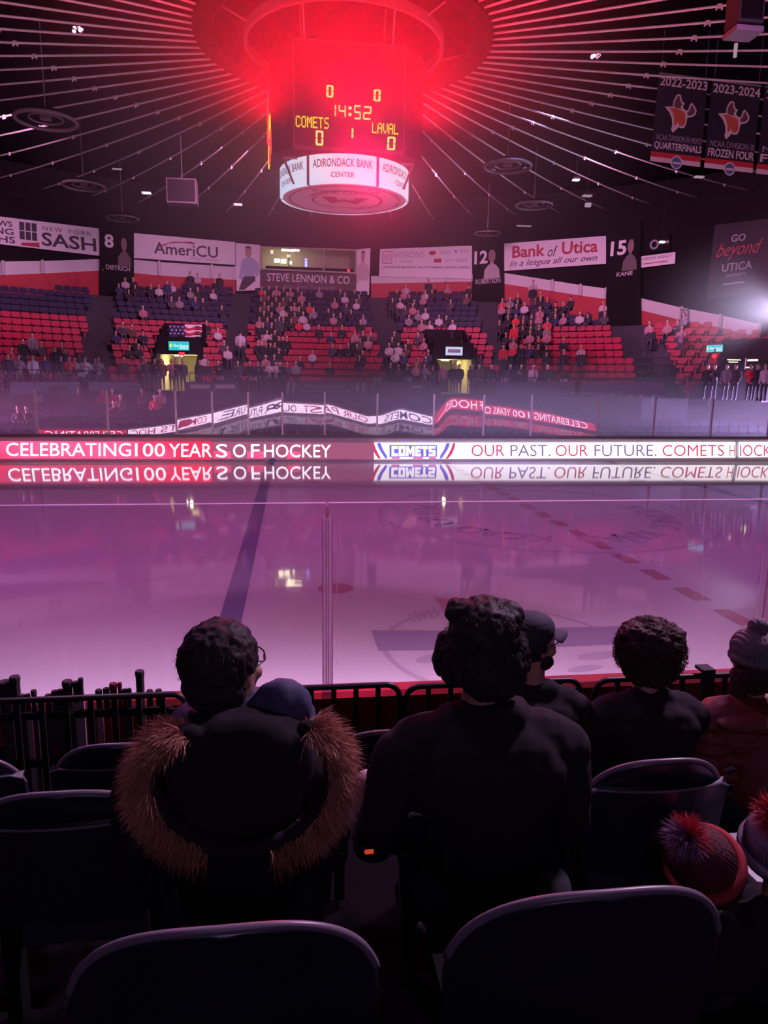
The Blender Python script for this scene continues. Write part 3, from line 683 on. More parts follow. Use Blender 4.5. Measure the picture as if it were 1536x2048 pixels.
P, o = wbanner('sponsor_banner', (760, 498), (948, 491), (945, 558), (758, 553), 'white hotel banner with an outlined square emblem and small logos')
P.art('emblem', INKR, o, (lambda g: g)(strokes([[(0, 0), (1, 0), (1, 1), (0, 1), (0, 0)], [(.3, .2), (.3, .8)], [(.7, .2), (.7, .8)], [(.5, .3), (.5, .7)]], .06)), (.03, .10, .13, .52))
P.text('VISIONS', INKG, o, (.15, .12, .48, .34), -.005, 0, 1.15); P.text('HOTELS', INKG, o, (.22, .42, .36, .50), 0, 0, 1.2)
P.art('logo', INKR, o, disc(20), (.52, .12, .60, .26)); P.art('logo', INKR, o, BOX, (.58, .38, .66, .50))
P.text('MARRIOTT', INKG, o, (.64, .14, .75, .24)); P.text('HYATT', INKG, o, (.70, .40, .79, .48)); P.text('RESIDENCE', INKG, o, (.81, .38, .94, .48)); P.art('logo', INKD, o, disc(12), (.80, .12, .82, .2)); P.text('HILTON', INKG, o, (.85, .12, .95, .2))
P.text('EXPERIENCE MOHAWK VALLEY\'S PREMIER LODGING CHOICE', INKD, o, (.04, .62, .97, .69), .012)
P, o = wbanner('sponsor_banner', (1008, 487), (1220, 471), (1217, 527), (1007, 542), 'white bank banner with a red name and in a league all our own below')
P.text('Bank', INKR, o, (.08, .12, .39, .56), .022); P.text('of', INKD, o, (.415, .22, .51, .60), .0, .3); P.text('Utica', INKR, o, (.55, .10, .89, .56), .022)
P.text('in a league all our own', INKD, o, (.06, .64, .89, .93), .004, .35)
P, o = wbanner('sponsor_banner', (1272, 514), (1351, 504), (1350, 527), (1270, 537), 'small white agency banner right of the number 15 player banner')
P.text('JIM BROCK AGENCY', INKD, o, (.06, .16, .92, .44), .0); P.art('print_line', INKR, o, BOX, (.2, .66, .82, .74))
P, o = wbanner('sponsor_banner', (1296, 470), (1340, 464), (1340, 500), (1294, 506), 'dark banner with a pale emblem above the small agency banner', m=BLKV)
P.art('emblem', INKG, o, disc(20, .6), (.1, .3, .5, .85)); P.art('print_line', INKG, o, BOX, (.5, .45, .95, .6))
P, o = wbanner('sponsor_banner', (1430, 450), (1580, 432), (1570, 580), (1412, 600), 'tall dark banner with the words GO beyond at the far right', m=mat('plum_vinyl', (.022, .014, .024), rough=.7))
P.text('GO', INKG, o, (.24, .16, .43, .26), .02); P.text('beyond', INKR, o, (.06, .26, .66, .50), -.005, .5); P.text('UTICA', INKG, o, (.16, .54, .55, .65), .015)
P.text('UNIVERSITY', INKG, o, (.22, .69, .48, .73)); P.art('print_line', INKG, o, BOX, (.2, .81, .46, .83))

# portrait banners either side of the press box
def portrait(tl, tr, br, bl, label, shirt, man=True):
    P, o = wbanner('portrait_banner', tl, tr, br, bl, label, grp='portrait banners beside the press box', n=4)
    b_ = P.art('printed_body', shirt, o, poly([(.3, .30), (.45, .26), (.6, .26), (.75, .31), (.95, .42), (1, .6), (.85, .72), (.78, .62), (.78, .70), (.3, .70), (.28, .6), (.22, .78), (.05, .74), (.14, .5), (.2, .36)]), (.05, .03, .98, .98))
    if man: P.art('printed_trousers', INKD, o, poly([(.28, .70), (.78, .70), (.8, .8), (.3, 1), (.05, 1), (.16, .84)]), (.05, .03, .98, .98))
    P.art('printed_head', SKINP, b_, disc(18), (.38, .06, .64, .29), .02); P.art('printed_hair', INKD, b_, poly([(0, .5), (.15, .1), (.5, 0), (.85, .1), (1, .5), (.85, .35), (.15, .35)]), (.36, .04, .66, .20), .024)
    return P, o
portrait((471, 486), (521, 490), (521, 580), (473, 582), 'white portrait banner of a man in a pale blue shirt left of the press box', mat('print_pale_blue', (.42, .48, .62), rough=.7))
portrait((712, 499), (741, 496), (738, 590), (706, 588), 'white portrait banner of a person with red hair right of the press box', mat('print_cream', (.6, .5, .5), rough=.7), False)

# press box
R0 = RW-.45
PX = Panel((522, 494), (712, 500), (712, 546), (522, 538), onC(R0))
pb = empty('press_box', PX.p(.5, 1), 'glazed press box with yellow lights above the dark jeweller sign', 'press box')
FRP = mat('pressbox_frame', (.5, .40, .36), rough=.5)
cin = mat('pressbox_wall', (.40, .36, .30), rough=.8)
for nm, q in (('back_wall', [PX.p(0, 0, -3), PX.p(1, 0, -3), PX.p(1, 1, -3), PX.p(0, 1, -3)]), ('side_wall', [PX.p(0, 0, 0), PX.p(0, 0, -3), PX.p(0, 1, -3), PX.p(0, 1, 0)]), ('side_wall', [PX.p(1, 0, 0), PX.p(1, 0, -3), PX.p(1, 1, -3), PX.p(1, 1, 0)]), ('ceiling', [PX.p(0, 0, 0), PX.p(1, 0, 0), PX.p(1, 0, -3), PX.p(0, 0, -3)]), ('floor', [PX.p(0, 1, 0), PX.p(1, 1, 0), PX.p(1, 1, -3), PX.p(0, 1, -3)])):
    q = [np.array(v) for v in q]; nn = np.cross(q[1]-q[0], q[2]-q[0]); nn /= np.linalg.norm(nn)
    MB().add(q+[v+nn*.06 for v in q], [(0, 1, 2, 3), (4, 7, 6, 5), (0, 4, 5, 1), (1, 5, 6, 2), (2, 6, 7, 3), (3, 7, 4, 0)]).build(nm, cin, pb)
for u0, v0, u1, v1 in ((0, 0, 1, 0), (0, 1, 1, 1), (0, 0, 0, 1), (1, 0, 1, 1), (.66, 0, .66, 1)):
    MB().tube([PX.p(u0, v0, .05), PX.p((u0+u1)/2, (v0+v1)/2, .05), PX.p(u1, v1, .05)], .07, 6).build('window_frame', FRP, pb)
PANE = bpy.data.materials.new('clear_pane'); PANE.use_nodes = True
def pane_nodes(m, refl, milk=0.0, rough=.0, milkcol=(.8, .7, .8), scratch=False, ior=1.45):
    m.use_nodes = True; t = m.node_tree; m.use_transparent_shadow = True; t.nodes.clear(); out = t.nodes.new('ShaderNodeOutputMaterial')
    tr = t.nodes.new('ShaderNodeBsdfTransparent'); tr.inputs[0].default_value = (.96, .96, .97, 1)
    gl = t.nodes.new('ShaderNodeBsdfGlossy'); gl.inputs['Roughness'].default_value = rough
    fr = t.nodes.new('ShaderNodeFresnel'); fr.inputs[0].default_value = ior
    mu = t.nodes.new('ShaderNodeMath'); mu.operation = 'MULTIPLY'; mu.inputs[1].default_value = refl; t.links.new(fr.outputs[0], mu.inputs[0])
    mx = t.nodes.new('ShaderNodeMixShader'); t.links.new(mu.outputs[0], mx.inputs[0]); t.links.new(tr.outputs[0], mx.inputs[1]); t.links.new(gl.outputs[0], mx.inputs[2])
    last = mx
    if milk or scratch:
        df = t.nodes.new('ShaderNodeBsdfTranslucent'); df.inputs[0].default_value = (*milkcol, 1)
        m2 = t.nodes.new('ShaderNodeMixShader'); m2.inputs[0].default_value = milk
        t.links.new(mx.outputs[0], m2.inputs[1]); t.links.new(df.outputs[0], m2.inputs[2]); last = m2
        if scratch:
            tc = t.nodes.new('ShaderNodeTexCoord'); mp = t.nodes.new('ShaderNodeMapping'); mp.inputs['Scale'].default_value = (9, 9, 5)
            vo = t.nodes.new('ShaderNodeTexVoronoi'); vo.inputs['Scale'].default_value = 3.2; vo.inputs['Randomness'].default_value = 1
            no = t.nodes.new('ShaderNodeTexNoise'); no.inputs['Scale'].default_value = 3; no.inputs['Detail'].default_value = 3
            lt = t.nodes.new('ShaderNodeMath'); lt.operation = 'LESS_THAN'; lt.inputs[1].default_value = .045
            gt = t.nodes.new('ShaderNodeMath'); gt.operation = 'GREATER_THAN'; gt.inputs[1].default_value = .56
            m3 = t.nodes.new('ShaderNodeMath'); m3.operation = 'MULTIPLY'; m4 = t.nodes.new('ShaderNodeMath'); m4.operation = 'MULTIPLY_ADD'; m4.inputs[1].default_value = .22; m4.inputs[2].default_value = milk
            t.links.new(tc.outputs['Object'], mp.inputs[0]); t.links.new(mp.outputs[0], vo.inputs['Vector']); t.links.new(mp.outputs[0], no.inputs['Vector'])
            t.links.new(vo.outputs['Distance'], lt.inputs[0]); t.links.new(no.outputs['Fac'], gt.inputs[0]); t.links.new(lt.outputs[0], m3.inputs[0]); t.links.new(gt.outputs[0], m3.inputs[1])
            t.links.new(m3.outputs[0], m4.inputs[0]); t.links.new(m4.outputs[0], m2.inputs[0])
    t.links.new(last.outputs[0], out.inputs[0]); return m
pane_nodes(PANE, .7)
PX.slab('window_pane', PANE, pb, .01, 6, 0)
YL = glow('yellow_tube', (1, .93, .55), 9)
def plamp(px, py, dx, dz, depth, m, nm='interior_lamp'):
    c = cyl(px, py, R0+depth); MB().box(tuple(c), (dx, .15, dz)).build(nm, m, pb); return c
plamp(576, 500.5, 1.0, .14, .5, YL); plamp(592, 500.5, .5, .14, .5, YL); plamp(554, 521.5, .42, .28, 1.5, YL); plamp(567, 522.5, .42, .3, 1.5, YL); plamp(581, 525.5, .2, .2, 1.5, YL)
plamp(544, 504, .22, .26, 1.0, glow('dim_yellow', (1, .9, .6), 1.2)); plamp(577, 512, .3, .2, .8, glow('dim_yellow', (1, .9, .6), 1.2))
for yv in (519, 524, 528, 532): plamp(612, yv, .18, .1, .6, glow('blue_led', (.25, .25, 1), 4), 'equipment_lamp')
plamp(697, 541, .16, .16, .3, REDL, 'equipment_lamp')
MB().tube([cyl(578, 505, R0+.8), cyl(578, 536, R0+.8)], .05, 6).build('post', INKD, pb)
c = cyl(575, 505, R0+1.6); lamp('press_box_light', 'POINT', tuple(c), (1, .88, .5), 30, .3)
desk = MB(); c0, c1 = PX.p(.05, .93, -.5), PX.p(.98, .93, -.5); MB().tube([c0, c1], .15, 6).build('desk', DARK, pb)
SIGN = Panel((520, 541), (713, 549), (712, 592), (520, 585), onC(R0+.05))
o = SIGN.slab('jeweller_sign', mat('maroon_vinyl', (.09, .035, .055), rough=.6), None, .05, 8, loc=tuple(SIGN.p(.5, .5))); tag(o, 'dark maroon jeweller sign under the press box windows', 'sign')
SIGN.text('STEVE LENNON & CO', INKW, o, (.075, .10, .93, .46), .006); SIGN.text('Got a Store, Your Jeweler.', INKG, o, (.25, .58, .80, .80), .0); SIGN.art('print_line', INKG, o, BOX, (.39, .90, .62, .94))
# ================================================================ far seating bowl
RISE, RUN, RB, ZB = .43, .8, 21.3, 2.85
NROW = 19
def ext(a): return max(0.0, 13.0/max(math.cos(a), .2)-20.45)         # beyond the corner the rows follow the straight boards
def rowr(i, a=0.0): return RB+RUN*i+ext(a)
def rowz(i): return ZB+RISE*i
VX = [(-9.35, -7.05), (7.35, 9.75)]                                      # the two passages through the bowl, relative to the centre
VYB = 25.6
AIS = [((-13.9, 29.9), (-12.0, 18.5), .75), ((-5.15, 32.6), (-5.1, 21.4), .75), ((4.8, 32.7), (4.9, 21.4), .85), ((12.4, 30.6), (11.3, 18.9), .8), ((20.1, 26.1), (17.6, 13.2), .9), ((-21.5, 26), (-18.4, 13), .8)]
ZL = ([-60, -35, -25, -18, -8, 0, 18, 21, 24, 30, 36, 45, 55, 70], [8.4, 9.1, 9.65, 10.1, 10.4, 10.4, 10.4, 9.9, 9.7, 9.0, 8.1, 7.6, 7.0, 6.6])
def zlim(a): return float(np.interp(math.degrees(a), *ZL))
def in_vom(x, y, pad=0.0):
    for x0, x1 in VX:
        if x0-pad < x < x1+pad and y < VYB+pad*.5: return True
    r = math.hypot(x, y); a = math.degrees(math.atan2(x, y))
    return 55.0 < a < 62.5 and r < 25.5+ext(math.radians(a))
mb = MB()
A0, A1 = math.radians(-72), math.radians(84)
def bks(r):
    b = [x/r for v in VX for x in v]
    return sorted([A0+(A1-A0)*i/156 for i in range(157)]+[math.asin(max(-1, min(1, q))) for q in b])
for i in range(NROW):
    r0, r1, z = rowr(i)-.35, rowr(i)+RUN-.35, rowz(i)
    b0, b1 = bks(r0), bks(r1)
    for k in range(len(b0)-1):
        a = (b0[k]+b0[k+1])/2; rm = (r0+r1)/2
        if in_vom((rm+ext(a))*math.sin(a), (rm+ext(a))*math.cos(a)): continue
        if z+.85 > zlim(a)+RISE and r0 > 27: continue
        if rm+ext(a) > RW-.5: continue
        P = [(CC[0]+(r+ext(q))*math.sin(q), CC[1]+(r+ext(q))*math.cos(q)) for r, q in ((r0, b0[k]), (r0, b0[k+1]), (r1, b1[k+1]), (r1, b1[k]))]
        zb = z-RISE if i else 0.0
        mb.add([(*P[0], z), (*P[1], z), (*P[2], z), (*P[3], z), (*P[0], zb), (*P[1], zb)], [(0, 1, 2, 3), (4, 5, 1, 0)])
struct(mb.build('floor_far_stand', STEP))
# lower tier between the far boards and the bowl: straight shallow rows
NL = 8
mb = MB()
for k in range(NL):
    y0 = 14.1+.85*k; z = .35+.30*k
    mb.box((-3, y0+6, z/2-.0), (60, 12, z) if k == 0 else (60, 12-1.0*0, z))
mb = MB()
for k in range(NL):
    y0 = 14.1+.85*k; z = .35+.27*k; y1 = y0+.85 if k < NL-1 else 25.0
    mb.add([(-40, y0, z), (32, y0, z), (32, y1, z), (-40, y1, z), (-40, y0, z-.27 if k else 0), (32, y0, z-.27 if k else 0)], [(0, 1, 2, 3), (4, 5, 1, 0)])
struct(mb.build('floor_lower_tier', CONC))

# far seats: one small shape, copied
def far_seat(name, m, down=False):
    mb = MB()
    prof = [(-.235, .55), (-.247, .74), (-.215, .835), (-.13, .865), (.13, .865), (.215, .835), (.247, .74), (.235, .55)]
    vs = [(x, .16+(z-.42)*.22, z) for x, z in prof]+[(x*.97, .21+(z-.42)*.22, z-.01) for x, z in prof]
    n = len(prof); mb.add(vs, [tuple(range(n-1, -1, -1)), tuple(range(n, 2*n))]+[(i, (i+1) % n, n+(i+1) % n, n+i) for i in range(n)])
    if down: mb.box((0, .40-.42, .43), (.42, .40, .06))
    else: mb.box((0, .06, .40), (.43, .06, .15), 0, M=Matrix.Rotation(-.18, 3, 'X'))
    mb.box((0, .17, .22), (.09, .09, .44)).box((-.235, .1, .56), (.03, .28, .04)).box((.235, .1, .56), (.03, .28, .04))
    return mb
SRED = mat('seat_red_plastic', (.36, .014, .05), rough=.5, spec=.2, var=.18, scale=1.5); SNAV = mat('seat_navy_plastic', (.020, .016, .052), rough=.55, spec=.2, var=.2, scale=1.5)
spots = {'red': [], 'navy': []}
SEAT_AT = {}
for i in range(NROW-1):
    r = rowr(i); da = .52/r; n0 = int(A0/da); n1 = int(A1/da)
    for k in range(n0, n1):
        a = (k+.5*(i % 2))*da; x, y = rowr(i, a)*math.sin(a), rowr(i, a)*math.cos(a)
        if rowr(i, a) > RW-.8: continue
        if in_vom(x, y, .35): continue
        if rowz(i)+.86 > zlim(a): continue
        ok = True
        for (xa, ya), (xb, yb), hw in AIS:
            t_ = (r-math.hypot(xb, yb))/(math.hypot(xa, ya)-math.hypot(xb, yb)); xc = xb+(xa-xb)*t_
            if abs(x-xc) < hw and y > 0: ok = False
        if not ok: continue
        px, py, z = project((CC[0]+x, CC[1]+y, rowz(i)+.7))
        if not (-40 < px < 1576): continue
        kind = 'red' if i <= 8 else 'navy'
        spots[kind].append((CC[0]+x, CC[1]+y, rowz(i), a, z, px, py, (i, k)))
lowspots = []
for k in range(NL-1):
    y = 14.6+.85*k
    for j in range(-38, 50):
        x = -3+j*.55
        if math.hypot(x-CC[0], y-CC[1]) > 20.4+ext(math.atan2(x-CC[0], y-CC[1])): continue
        px, py, z = project((x, y, .35+.27*k+.6))
        if -20 < px < 1556 and not (840 < px < 875 or 480 < px < 500 or 1210 < px < 1240 or 205 < px < 225): lowspots.append((x, y, .35+.27*k, 0.0, z, px, py, ('low', k)))
def block(px, py):
    for lim, nm in ((215, 'the leftmost block'), (300, 'the block left of the flag passage'), (490, 'the block under the credit union banner'), (757, 'the middle block under the press box'), (885, 'the block under the hotel banner'), (1010, 'the block right of the pale sign'), (1280, 'the block under the bank banner')):
        if px < lim: return nm
    return 'the block right of the number 15 pier'
# ---------------------------------------------------------------- passages through the bowl
CREAM = mat('passage_cream', (.62, .56, .36), rough=.8); TQ = glow('turquoise_sign', (.0, .50, .58), 1.1); WLS = glow('pale_lit_sign', (.62, .68, .95), .9)
def passage(x0, x1, yb, label, sign, loc=None, rot=0.0, bright=1.0):
    CREAM = MATS['passage_cream'] if loc is None else DARK  # far-right tunnel coloured dark so that it looks dim
    w = x1-x0; M = Matrix.Rotation(rot, 3, 'Z'); org = Vector((CC[0]+(x0+x1)/2, CC[1], 0)) if loc is None else Vector(loc)
    def T(x, y, z): v = M @ Vector((x, y, z)); return tuple(org+v)
    y0, yf, yd = 20.6, 22.9, yb+3.5
    if loc is not None: y0, yf, yb, yd = 0, .6, 3.0, 6.0
    zf, zc, zt = ZB-.02, 5.0, 6.95 if loc is None else 5.8
    o = empty('passage', T(0, y0, zf), label, 'passage')
    def bx(nm, xa, xb, ya, yb_, za, zb_, m):
        P = [T(x, y, z) for x in (xa, xb) for y in (ya, yb_) for z in (za, zb_)]
        MB().add(P, [(0, 1, 3, 2), (4, 6, 7, 5), (0, 4, 5, 1), (2, 3, 7, 6), (0, 2, 6, 4), (1, 5, 7, 3)]).build(nm, m, o)
    h = w/2
    for s_ in (-1, 1):
        xa, xb = sorted((s_*h, s_*(h+.15)))
        P = [T(x, y, z) for x in (xa, xb) for y, z in ((y0, zf), (yb, zf), (yb, zt), (y0, zf+1.25))]
        MB().add(P, [(0, 1, 2, 3), (4, 7, 6, 5), (0, 4, 5, 1), (1, 5, 6, 2), (2, 6, 7, 3), (3, 7, 4, 0)]).build('side_wall', DARK, o)
        bx('tunnel_wall', *sorted((s_*(h-.02), s_*(h+.1))), yf+.1, yd, zf, zc, CREAM)
    bx('tunnel_floor', -h, h, y0, yd, zf-.1, zf, CONC)
    bx('tunnel_ceiling', -h, h, yf+.12, yd, zc, zc+.08, CREAM); bx('tunnel_end', -h, h, yd, yd+.1, zf, zc, CREAM)
    bx('door_panel', .1, .9*h, yd-.06, yd-.02, zf, zf+1.5, DARK)
    bx('fascia', -h-.1, h+.1, yf, yf+.12, zc-.05, 5.98, DARK)
    bx('hood', -h-.1, h+.1, yf+.12, yb, 5.9, 5.98, DARK)
    bx('guard_wall', -h-.1, h+.1, yb, yb+.12, 5.9, zt, DARK)
    bx('handrail', h+.16, h+.2, y0+.2, yb-.2, zf+1.5, zf+1.56, GREYM)
    bx('tube_lamp', -.5, .0, yf+1.2, yf+1.4, zc-.12, zc-.04, glow('passage_lamp', (1, .9, .5), 3))
    bx('bracket', -.03, .03, yf-.02, yf+.1, 4.4, 5.0, WHITE)
    l = lamp('passage_light', 'POINT', T(0, yf+2.0, 4.5), (1, .85, .42), 45*bright, .2)
    return o, T, yf, yb
def lit_sign(T, yf, w, h, z, m, label, grp, txt=True):
    c = T(0, yf-.12, z); o = empty('passage_sign', c, label, 'sign', None)
    def quad(nm, x0, x1, z0, z1, d, mm, t=.02):
        P = [T(x, yf-d-e, zz) for e in (0, t) for x, zz in ((x0, z0), (x1, z0), (x1, z1), (x0, z1))]
        return MB().add(P, [(4, 5, 6, 7), (0, 3, 2, 1), (0, 1, 5, 4), (1, 2, 6, 5), (2, 3, 7, 6), (3, 0, 4, 7)]).build(nm, mm, o)
    quad('case', -w/2, w/2, z-h/2, z+h/2, .02, DARK, .14); quad('face', -w/2+.02, w/2-.02, z-h/2+.02, z+h/2-.02, .165, m)
    if txt:
        V, F = text_geo('First Source', .01)[:2]
        MB().add([T(-w*.24+w*.7*u, yf-.20, z+.17*h-.30*h*v) for u, v in V], F).build('lettering', glow('sign_white', (.75, .9, 1), 1.3), o)
        V, F = disc(4); MB().add([T(-w*.46+w*.16*u, yf-.20, z+.28*h-.52*h*v) for u, v in V], F).build('diamond_mark', glow('sign_yellow', (.9, .75, .1), 1), o)
        quad('small_line', .02*w, w*.44, z-h*.28, z-h*.2, .19, glow('sign_white', (.75, .9, 1), 1.3), .005)
    else:
        quad('pale_band', -w*.36, w*.36, z-h*.18, z+h*.2, .19, mat('sign_grey', (.3, .3, .4), rough=.6), .005)
    return o
o, T, yf, yb = passage(*VX[0], VYB, 'passage through the stand with a yellow-lit tunnel under the draped flag', True, bright=3.0)
lit_sign(T, yf, 1.22, .56, 5.45, TQ, 'turquoise lit sign over the passage below the draped flag', None)
xs = glow('exit_red', (1, .03, .05), 1.0)
e = empty('exit_sign', T(.1, yf-.1, 4.98), 'small red exit sign just under the turquoise sign below the flag', 'sign'); MB().box(T(.14, yf-.1, 4.99), (.32, .1, .2)).build('face', xs, e)
# flag draped on the guard wall of the passage
fo = empty('draped_flag', T(0, yb-.1, 6.1), 'striped flag with white stars draped over the passage wall at left', 'flag')
def drape(nm, m, x0, x1, z0, z1, k):
    vs, fs = [], []; nx, nz = 14, 6
    for j in range(nz+1):
        for i in range(nx+1):
            u, v = i/nx, j/nz; vs.append(T(x0+(x1-x0)*u, yb-.06-.05*math.sin(u*9+k)*(.4+v)-.05*v, z0+(z1-z0)*v - .06*math.sin(u*PI*2)*v))
    for j in range(nz):
        for i in range(nx): a = j*(nx+1)+i; fs.append((a, a+1, a+nx+2, a+nx+1))
    return MB().add(vs, fs).build(nm, m, fo, smooth=True)
drape('canton', mat('flag_blue', (.03, .03, .10), rough=.8), -1.0, .0, 6.85, 6.1, 0)
for k in range(5):
    drape('stripe', mat('flag_red', (.5, .03, .06), rough=.8) if k % 2 else mat('flag_white', (.75, .65, .7), rough=.8), .0, 1.05, 6.9-.16*k, 6.74-.16*k, .4)
drape('stripe', mat('flag_white', (.75, .65, .7), rough=.8), -1.0, -.2, 6.1, 5.98, 0)
stm = mat('flag_white', (.75, .65, .7))
for j in range(3):
    for i in range(4):
        x, z = -.88+.25*i+.1*(j % 2), 6.74-.21*j; a = [(x+(.075 if q % 2 == 0 else .03)*math.sin(q*PI/5), z+(.075 if q % 2 == 0 else .03)*math.cos(q*PI/5)) for q in range(10)]
        V, F = poly(a); MB().add([T(p[0], yb-.16, p[1]) for p in V], F).build('star', stm, fo)
o, T, yf, yb = passage(*VX[1], VYB, 'passage through the stand under the pale lit sign right of the middle block', False, bright=1.5)
lit_sign(T, yf, 1.12, .56, 5.45, WLS, 'pale blue-white lit sign over the passage right of the middle block', None, False)
e = empty('exit_sign', T(.5, yf+.5, 4.6), 'round yellow lamp glowing inside the passage under the pale sign', 'lamp'); MB().ell(T(.35, yf-.05, 4.72), (.13, .08, .16), 12).build('globe', glow('amber_globe', (1, .55, .12), 3), e)
a3 = math.radians(58.5); R3 = 21.0+ext(a3); p3 = (CC[0]+R3*math.sin(a3), CC[1]+R3*math.cos(a3), 0)
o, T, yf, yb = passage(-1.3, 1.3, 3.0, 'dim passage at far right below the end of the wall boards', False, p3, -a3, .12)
q = cyl(1430, 697, R3+.5)
def Tw(x, y, z): v = Matrix.Rotation(-a3, 3, 'Z') @ Vector((x, y, 0)); return (q[0]+v[0], q[1]+v[1], z)
lit_sign(Tw, .12, .95, .42, q[2], TQ, 'turquoise lit sign at far right below the end of the wall boards', None)
q2 = cyl(1429, 712, R3+.4); e = empty('exit_sign', q2, 'round red exit lamp under the turquoise sign at far right', 'sign'); MB().ell(q2, (.17, .06, .13), 12).build('face', xs, e)
MB().tube([q2, (q2[0], q2[1], q[2])], .03, 6).build('stem', DARK, e)
q2 = cyl(1466, 719, R3+1.6); e = empty('ceiling_lamp', q2, 'wide pale yellow lamp inside the dim passage at far right', 'lamp')
for dz, ln in ((.08, 1.0), (-.02, .8), (-.14, .5)): MB().box((q2[0], q2[1], q2[2]+dz), (ln, .2, .05)).build('tube', glow('pale_yellow_lamp', (1, .92, .6), 1.6), e)
MB().tube([q2, (q2[0], q2[1], q2[2]+1.0)], .02, 6).build('rod', DARK, e)
for px, py in ((1497, 735),):
    q2 = cyl(px, py, R3-.6); e = empty('service_lamp', q2, 'small yellow lamp beside the person in red at far right', 'lamp'); MB().box(tuple(q2), (.28, .06, .06)).build('lens', glow('pale_yellow_lamp', (1, .92, .6), 1.6), e); MB().tube([q2, (q2[0], q2[1], ZB)], .02, 6).build('pole', DARK, e)

# ---------------------------------------------------------------- front of the bowl: guard rail, section plates, dark boards
rail_r = 20.45
for s0, s1, lab in ((-48, -27, 'black guard rail in front of the left block'), (-20.5, -1.5, 'black guard rail between the flag passage and the middle boards'), (-1.5, 16.5, 'black guard rail in front of the middle block'), (24.5, 60, 'black guard rail in front of the block under the bank banner')):
    am = math.radians((s0+s1)/2); o = empty('guard_rail', (CC[0]+rail_r*math.sin(am), CC[1]+rail_r*math.cos(am), ZB-.05), lab, 'railing')
    aa = np.radians(np.linspace(s0, s1, 24))
    for z in (.55, 1.0): MB().tube([(CC[0]+(rail_r+ext(a))*math.sin(a), CC[1]+(rail_r+ext(a))*math.cos(a), ZB+z) for a in aa], .025, 6).build('rail_bar', BLACK, o)
    for a in aa[::3]: MB().tube([(CC[0]+(rail_r+ext(a))*math.sin(a), CC[1]+(rail_r+ext(a))*math.cos(a), ZB-.35), (CC[0]+(rail_r+ext(a))*math.sin(a), CC[1]+(rail_r+ext(a))*math.cos(a), ZB+1.0)], .025, 6).build('rail_post', BLACK, o)
PLT = mat('section_plate', (.42, .38, .45), rough=.6)
for px, py, tx in ((163, 749, '112'), (441, 756, '113'), (507, 757, '114'), (755, 758, '115'), (817, 758, '116'), (1010, 760, '117'), (1065, 762, '118'), (1128, 762, '119')):
    P = Panel((px-8, py-5), (px+8, py-5), (px+8, py+5), (px-8, py+5), onC(20.3)); o = P.slab('section_plate', BLACK, None, .03, 2, loc=tuple(P.p(.5, .5)))
    tag(o, 'small section plate numbered %s on the guard rail' % tx, 'sign', 'section plates along the guard rail'); P.text(tx, PLT, o, (.08, .1, .92, .9), .02)
NB = mat('navy_board', (.035, .035, .075), rough=.6)
def fascia(x0, x1, y0, y1, label, txt=None):
    P = Panel((x0, y0), (x1, y0), (x1, y1), (x0, y1), onC(20.25)); o = P.slab('fascia_board', NB, None, .05, 6, loc=tuple(P.p(.5, .5)))
    tag(o, label, 'board', 'boards on the front of the far stand'); return P, o
P, o = fascia(570, 735, 762, 790, 'dark board with two lines of faint lettering below the middle block')
P.text('Committed to Excellence', INKG, o, (.25, .22, .72, .48), .0); P.text('Every Member, Every Goal!', INKG, o, (.18, .60, .80, .88), .0)
for u in (.02, .09, .86, .93): P.art('slash_mark', INKG, o, poly([(.4, 0), (1, 0), (.6, 1), (0, 1)]), (u, .1, u+.035, .9))
for x0, x1, lb in ((20, 160, 'plain dark board below the left block'), (178, 280, 'plain dark board left of the flag passage'), (372, 478, 'dark board with pale smudged print right of the flag passage'), (742, 842, 'plain dark board left of the pale sign passage'), (990, 1150, 'plain dark board below the block under the bank banner'), (1160, 1330, 'plain dark board right of the section plates')):
    P, o = fascia(x0, x1, 764, 790, lb)
    if 'smudged' in lb: P.art('print_line', INKG, o, BOX, (.08, .2, .45, .5)); P.art('print_line', INKG, o, BOX, (.55, .2, .92, .5))
P, o = fascia(820, 850, 768, 780, 'short pale-edged board under plate 116'); P.art('print_line', INKG, o, BOX, (.2, .3, .8, .6))

# ================================================================ far dasher boards, screens, glass
YF = 12.95
BRD = mat('dasher_white', (.55, .48, .55), rough=.5); CAPM = mat('dasher_cap', (.10, .06, .10), rough=.4); KICK = mat('dasher_kick', (.50, .40, .50), rough=.5)
nb = 16
proto = None
for k in range(nb):
    x = -26+3.2*(k+.5)
    if proto is None:
        proto = o = MB().box((0, .14, .62), (3.19, .2, .84)).build('dasher_board', BRD)
        MB().box((0, .13, 1.11), (3.19, .26, .13)).build('cap_rail', CAPM, o); MB().box((0, .03, .10), (3.19, .06, .2)).build('kick_strip', KICK, o)
    else: o = copy_tree(proto)
    o.location = (x, YF+.02, 0); tag(o, 'far rink board panel behind the long lit message screen', 'rink board', 'far rink boards')
zt = lambda px, py: atY(px, py, YF)
LRED = glow('led_red', (1.0, .012, .06), 2.0, lo=(.62, .07, .20), scale=.35); LWH = glow('led_white', (1.0, .90, 1.0), 1.9); LTX = glow('led_text_white', (1.0, .85, 1.0), 2.6)
LBL = glow('led_violet', (.18, .13, .95), 1.1); LRT = glow('led_red_text', (.85, .03, .14), .95); LGT = glow('led_violet_text', (.30, .16, .42), .9); LPK = glow('led_pink', (1, .08, .35), 1.1); LDM = glow('led_dim_red', (.55, .13, .27), .75)
